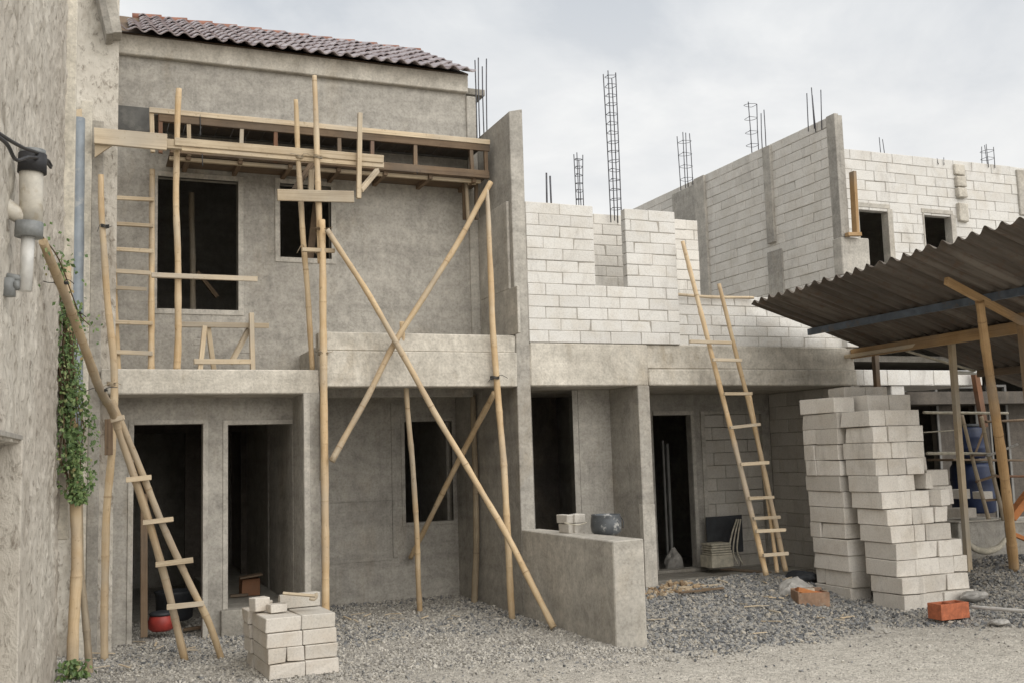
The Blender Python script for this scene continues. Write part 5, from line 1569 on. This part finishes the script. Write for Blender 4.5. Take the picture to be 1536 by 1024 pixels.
lump('rubble_lump', 'pale lump of rubble on the gravel left of the clay tray', 'rubble', P(1192, 893, Z=.10), (.24, .19, .20), 'stone', 3)
lump('tarpaulin', 'crumpled dark sheet on the gravel behind the rubble lump', 'sheet', P(1200, 866, Z=.22), (.22, .18, .09), 'black', 9)
lump('stone', 'pale flat stone at the foot of the stack beside the orange block', 'stone', P(1462, 893, Z=.13), (.17, .1, .06), 'stone', 5)
lump('stone', 'small flat stone lying on the open gravel right of the orange block', 'stone', P(1500, 932, Z=.05), (.10, .08, .03), 'stone', 15)
# timber offcuts
GO = 'timber offcuts on the gravel'
for (lab, a, b, w_, m) in (('upper thin timber offcut on the gravel right of the low wall', (1018, 881), (1082, 876), .05, 'plank'), ('lower thin timber offcut on the gravel right of the low wall', (1020, 888), (1085, 881), .05, 'plank_dark')):
    za_ = tz(6.3, 10.4) + .06
    board(lab, P(*a, Z=za_), P(*b, Z=za_ + .01), w_, .022, m, GO, 'timber', name='timber_offcut')
stones('rubble', 260, (5.9, 6.9, 10.6, 11.4), .028, M['brown_rubble'])
# porch items
zp = .12
c = P(1084, 850, Y=12.55)
ts = thing('tile_stack', 'stack of cream tiles and a box on the porch floor behind the ladder', 'tiles', c)
for k in range(5):
    mb = MB(); r = Matrix.Rotation(random.uniform(-.06, .06), 3, 'Z'); rot_box(mb, c + Vector((random.uniform(-.008, .008), 0, .17 + k * .034)), -.17, .16, 0, .25, 0, .026, r, .003); mb.build('tile', M['cream'], ts)
mb = MB(); rot_box(mb, c, -.19, .18, -.02, .26, 0, .165, Matrix.Rotation(.04, 3, 'Z')); mb.build('box', M['cream'], ts)
a, b = P(1062, 820, Y=12.85), P(1110, 772, Y=12.9)
mb = MB(); mb.box(a.x, b.x, 12.86, 12.89, a.z - .1, b.z, .006, .012); o = mb.build('black_sheet', M['black'], None, (a.x, 12.86, a.z - .1)); tag(o, 'black sheet leaning behind the cream tiles on the porch', 'sheet')
for k, lab in enumerate(('left of three bent bamboo strips beside the black sheet', 'middle of three bent bamboo strips beside the black sheet', 'right of three bent bamboo strips beside the black sheet')):
    d = k * 6
    mb = MB(); mb.tube([P(1105 + d * .5, 778, Y=12.78), P(1098 + d * .8, 800, Y=12.72), P(1094 + d, 826, Y=12.66), P(1099 + d * 1.3, 846, Y=12.6)], .012, 6); o = mb.build('bamboo_strip', M['cream'], None, P(1099 + d, 846, Y=12.6)); tag(o, lab, 'strip', 'bent bamboo strips on the porch')
mb = MB(); mb.bar(P(1088, 853, Z=.2), P(1150, 858, Z=.24), .16, .02); o = mb.build('dark_plank', M['plank_dark'], None, P(1120, 856, Z=.2)); tag(o, 'dark plank lying at the foot of the right ladder', 'plank')
lump('cement_bag', 'crumpled pale bag inside the doorway of the white blockwork house', 'bag', Vector((DX0 + .45, YD + .35, DZ0 + .05)), (.14, .12, .2), 'bag', 7)
# scattered debris at the feet of walls and stacks
stones('rubble', 900, (7.9, 9.9, 8.6, 10.0), .012, M['chips'], lambda x, y: np.exp(-((x - 8.7) / .6) ** 2 - ((y - 9.05) / .3) ** 2))
stones('rubble', 500, (1.2, 2.4, 8.9, 10.3), .011, M['chips'], lambda x, y: np.exp(-((x - 1.8) / .45) ** 2 - ((y - 9.3) / .4) ** 2))
stones('rubble', 700, (4.3, 5.4, 8.5, 11.2), .013, M['chips'], lambda x, y: np.exp(-((x - 4.72) / .14) ** 2) + np.exp(-((x - 5.03) / .1) ** 2))
mb = MB()
for k in range(70):
    cx0, cy0 = random.choice(((1.0, 11.2, .8, .7), (6.4, 10.6, .7, .6), (8.2, 10.3, .7, .5), (3.4, 11.6, 1.0, .8), (7.0, 9.3, 1.5, .5)))[0:2], None
    ax, ay = random.gauss(cx0[0], .6), random.gauss(cx0[1], .45)
    if 4.6 < ax < 5.1: continue
    an = random.uniform(0, 6.28); L = random.uniform(.05, .22); zt0 = tz(ax, ay) + .025
    mb.bar((ax, ay, zt0), (ax + math.cos(an) * L, ay + math.sin(an) * L, zt0 + random.uniform(-.005, .02)), random.uniform(.008, .025), random.uniform(.005, .012), cham=.001)
o = mb.build('debris', M['plank']); o['kind'] = 'stuff'
# things in the doorways of house one
c = P(243, 947, Y=YL + .12)
hg = thing('red_bucket', 'small red bucket with a dark rim in the left doorway', 'bucket', c)
MB().lathe(c + Vector((0, .1, 0)), [(.10, 0), (.135, .03), (.14, .11), (.12, .16), (.115, .165), (.09, .12)], 22).build('body', M['red'], hg)
MB().lathe(c + Vector((0, .1, .165)), [(.125, 0), (.13, .02), (.11, .035), (.02, .05)], 22).build('rim', M['black'], hg)
c = P(250, 940, Y=YL + .35)
mb = MB(); mb.lathe(c + Vector((.12, .5, 0)), [(.16, 0), (.2, .03), (.21, .3), (.23, .33), (.2, .33), (.18, .2)], 20); o = mb.build('black_bucket', M['black'], None, c + Vector((.12, .5, 0))); tag(o, 'black mortar bucket behind the red bucket in the left doorway', 'bucket')
mb = MB(); mb.bar(P(216, 955, Y=YL - .05), P(216, 740, Y=YL + .02), .07, .05, UY); o = mb.build('door_board', M['plank_dark'], None, P(216, 955, Y=YL)); tag(o, 'narrow dark board standing in the left doorway', 'board')
c = P(376, 893, Z=DBB)
cr_ = thing('wooden_crate', 'brown wooden crate with loose boards inside the right doorway', 'crate', c)
MB().box(c.x - .10, c.x + .11, c.y, c.y + .25, DBB, DBB + .2, .005, .004).build('box', M['plank_red'], cr_)
MB().bar(Vector((c.x - .13, c.y, DBB + .22)), Vector((c.x + .13, c.y - .02, DBB + .25)), .2, .02).build('lid_board', M['plank_dark'], cr_)
mb = MB(); mb.bar(P(345, 893, Z=DBB + .02), P(372, 891, Z=DBB + .02), .09, .03); o = mb.build('timber_offcut', M['plank_dark'], None, P(358, 893, Z=.19)); tag(o, 'small flat wood scrap on the floor left of the brown crate', 'timber')
board('rough plank lying on the ground before the two doorways', P(275, 944, Z=.03), P(318, 938, Z=.05), .08, .03, 'plank_dark', 'planks by the doorways', 'timber', name='rough_plank')
board('thin round stick lying on the ground below the right doorway', P(322, 948, Z=.03), P(364, 944, Z=.03), .035, .035, 'plank', 'planks by the doorways', 'timber', name='rough_plank')
# upright board by the party wall of house three
mb = MB(); mb.bar(P(1279, 258, Y=11.15), P(1284, 352, Y=11.15), .10, .05, Vector((1, 0, 0))); mb.bar(P(1270, 352, Y=11.13), P(1290, 352, Y=11.13), .08, .05); o = mb.build('upright_board', M['post'], None, P(1284, 352, Y=11.15)); tag(o, 'brown board standing upright on the beam end of the party wall', 'board')
# prop inside the large window
pole('dark prop standing inside the room behind the large window', [P(287, 290, Y=13.6), P(290, 470, Y=13.6)], [.04, .045], 'bamboo_grey', group=None)
board('dark strut crossing inside the room behind the large window', P(296, 408, Y=13.5), P(326, 446, Y=13.5), .06, .05, 'plank_dark', None, 'strut', name='inner_strut')
board('leaning plank inside the room behind the small window', P(476, 290, Y=12.75), P(464, 392, Y=12.6), .09, .04, 'plank_dark', None, 'plank', UY, 'inner_plank')

# ------------------------------------------------------------------ vine
def leaves(mb, c, s):
    n = Vector((random.gauss(0, .6) + .3, -1 + random.gauss(0, .5), random.gauss(0, .6) + .35)).normalized()
    t = n.cross(Vector((random.gauss(0, 1), random.gauss(0, .3), -1.2))).normalized(); d = n.cross(t)
    if d.z > 0: d = -d
    b0 = c; tip = c + d * s; m1 = c + d * s * .45 + t * s * .34 - n * s * .1; m2 = c + d * s * .45 - t * s * .34 - n * s * .1; md_ = c + d * s * .5
    mb.add([b0, m1, tip, m2, md_], [(0, 1, 4), (1, 2, 4), (2, 3, 4), (3, 0, 4)])


def vine():
    g = thing('climbing_vine', 'green climbing vine hanging over the thick bamboo at the left wall', 'vine', P(108, 745, Y=10.2))
    st = MB(); lf = MB()
    prof = [(385, 80, 92), (420, 78, 96), (455, 76, 108), (480, 70, 122), (520, 72, 116), (560, 84, 114), (600, 88, 124), (640, 80, 132), (680, 74, 136), (710, 92, 134), (735, 100, 130), (750, 110, 126)]
    strands = []
    for k in range(24):
        u = random.random(); pts = []
        yend = random.uniform(560, 752)
        for (y, a, b) in prof:
            if y > yend: break
            uu = min(max(u + random.uniform(-.12, .12), 0), 1)
            pts.append(P(a + (b - a) * uu, y, Y=10.25 - random.uniform(.02, .22)))
        if len(pts) > 2:
            st.tube(pts, .005, 5); strands.append(pts)
    for k in range(8500):
        y = random.uniform(380, 752)
        i = max(j for j in range(len(prof)) if prof[j][0] <= max(y, 385)); j = min(i + 1, len(prof) - 1)
        f = 0 if j == i else (y - prof[i][0]) / (prof[j][0] - prof[i][0]); f = min(max(f, 0), 1)
        a = prof[i][1] * (1 - f) + prof[j][1] * f; b = prof[i][2] * (1 - f) + prof[j][2] * f
        dens = .14 if y < 455 else (.7 if y < 500 else 1)
        x = a + (b - a) * min(max(random.gauss(.5, .34), -.25), 1.25)
        cl = vnoise(np.array([y * .032]), np.array([x * .085]), 3)[0]
        if random.random() > dens * (.08 + 1.9 * cl * cl): continue
        leaves(lf, P(x, y, Y=10.25 - abs(random.gauss(0, .12)) - .02), random.choice((random.uniform(.016, .035), random.uniform(.03, .056))))
    st.build('stem', M['stem'], g); lf.build('leaves', M['leaf'], g)
    g2 = thing('weed', 'small green weed growing at the foot of the thick bamboo pole', 'plant', P(108, 1020, Y=10.1))
    lf = MB(); st = MB()
    for k in range(150):
        x = random.gauss(110, 12); y = random.uniform(986, 1020) + abs(x - 110) * .2
        leaves(lf, P(x, y, Y=10.12 - random.uniform(0, .12)), random.uniform(.03, .065))
    for k in range(6): st.tube([P(108 + random.uniform(-5, 5), 1022, Y=10.1), P(108 + random.uniform(-20, 22), 992, Y=10.06)], .004, 5)
    st.build('stem', M['stem'], g2); lf.build('leaves', M['leaf'], g2)
    # sprigs creeping along the leaning ladder pole
    g3 = thing('vine_sprig', 'thin leafy vine sprigs creeping along the top of the leaning ladder pole', 'vine', P(100, 400, Y=10))
    lf = MB(); st = MB()
    for (px, py, n) in ((68, 358, 14), (92, 392, 26), (116, 468, 26), (130, 486, 16), (88, 405, 20)):
        c = lerp_line(px, py, top, jn)
        for k in range(n): leaves(lf, c + Vector((random.gauss(0, .07), random.gauss(-.05, .04), random.gauss(0, .06))), random.uniform(.025, .05))
    st.tube([lerp_line(64, 355, top, jn), lerp_line(90, 395, top, jn) + UY * -.06, lerp_line(118, 470, top, jn) + UY * -.07, lerp_line(135, 490, top, jn) + UY * -.05], .005, 5)
    st.build('stem', M['stem'], g3); lf.build('leaves', M['leaf'], g3)


vine()

# ------------------------------------------------------------------ sky, sun
SUN_EL, SUN_AZ = math.radians(40), math.radians(166)   # azimuth clockwise from +Y: from the street, to the right
w = bpy.data.worlds.new('World'); scene.world = w; w.use_nodes = True
nt = w.node_tree; nt.nodes.clear(); N = NT(nt)
out = N.n('ShaderNodeOutputWorld'); bg = N.n('ShaderNodeBackground'); N.l(bg.outputs[0], out.inputs[0])
sky = N.n('ShaderNodeTexSky', sky_type='NISHITA'); sky.sun_disc = False; sky.sun_elevation = SUN_EL; sky.sun_rotation = SUN_AZ
sky.dust_density = 3.0; sky.air_density = 1.0
tc = N.n('ShaderNodeTexCoord').outputs['Generated']
sep = N.n('ShaderNodeSeparateXYZ'); N.l(tc, sep.inputs[0])
# project the direction on a cloud layer
den = N.math('ADD', N.math('MAXIMUM', sep.outputs[2], 0.0), .22)
cx_ = N.math('DIVIDE', sep.outputs[0], den); cy_ = N.math('DIVIDE', sep.outputs[1], den)
cv = N.n('ShaderNodeCombineXYZ'); N.l(cx_, cv.inputs[0]); N.l(cy_, cv.inputs[1]); cv.inputs[2].default_value = 2.3
n1 = N.noise(cv.outputs[0], .9, 7, .56, .5)
n2 = N.noise(cv.outputs[0], 2.6, 6, .6, .3)
grey = (3.4, 3.58, 3.80); white = (4.95, 5.0, 5.0)
cl = N.mix(grey, white, N.ramp(N.math('ADD', N.math('MULTIPLY', n1, .7), N.math('MULTIPLY', n2, .3)), [(.44, 0), (.57, 1)]))
low_ = N.ramp(sep.outputs[2], [(.20, 1), (.42, 0)])
cl = N.mix(cl, (5.15, 5.1, 5.0), N.math('MULTIPLY', low_, .75))
cover = N.ramp(n1, [(.28, .90), (.5, .98)])
colr = N.mix(sky.outputs[0], cl, cover)
N.l(colr, bg.inputs['Color']); bg.inputs['Strength'].default_value = .10
sl = bpy.data.lights.new('sun', 'SUN'); sl.energy = 1.5; sl.angle = math.radians(80); sl.color = (1, .96, .89)
so = bpy.data.objects.new('sun', sl); COL.objects.link(so)
dsun = Vector((math.sin(SUN_AZ) * math.cos(SUN_EL), math.cos(SUN_AZ) * math.cos(SUN_EL), math.sin(SUN_EL)))
so.rotation_euler = dsun.to_track_quat('Z', 'Y').to_euler(); so.location = dsun * 30

scene.view_settings.view_transform = 'Standard'
scene.view_settings.look = 'None'
scene.view_settings.exposure = 0.9
scene.view_settings.gamma = 1.0
scene.render.engine = 'CYCLES'
scene.cycles.max_bounces = 8
scene.cycles.use_denoising = True
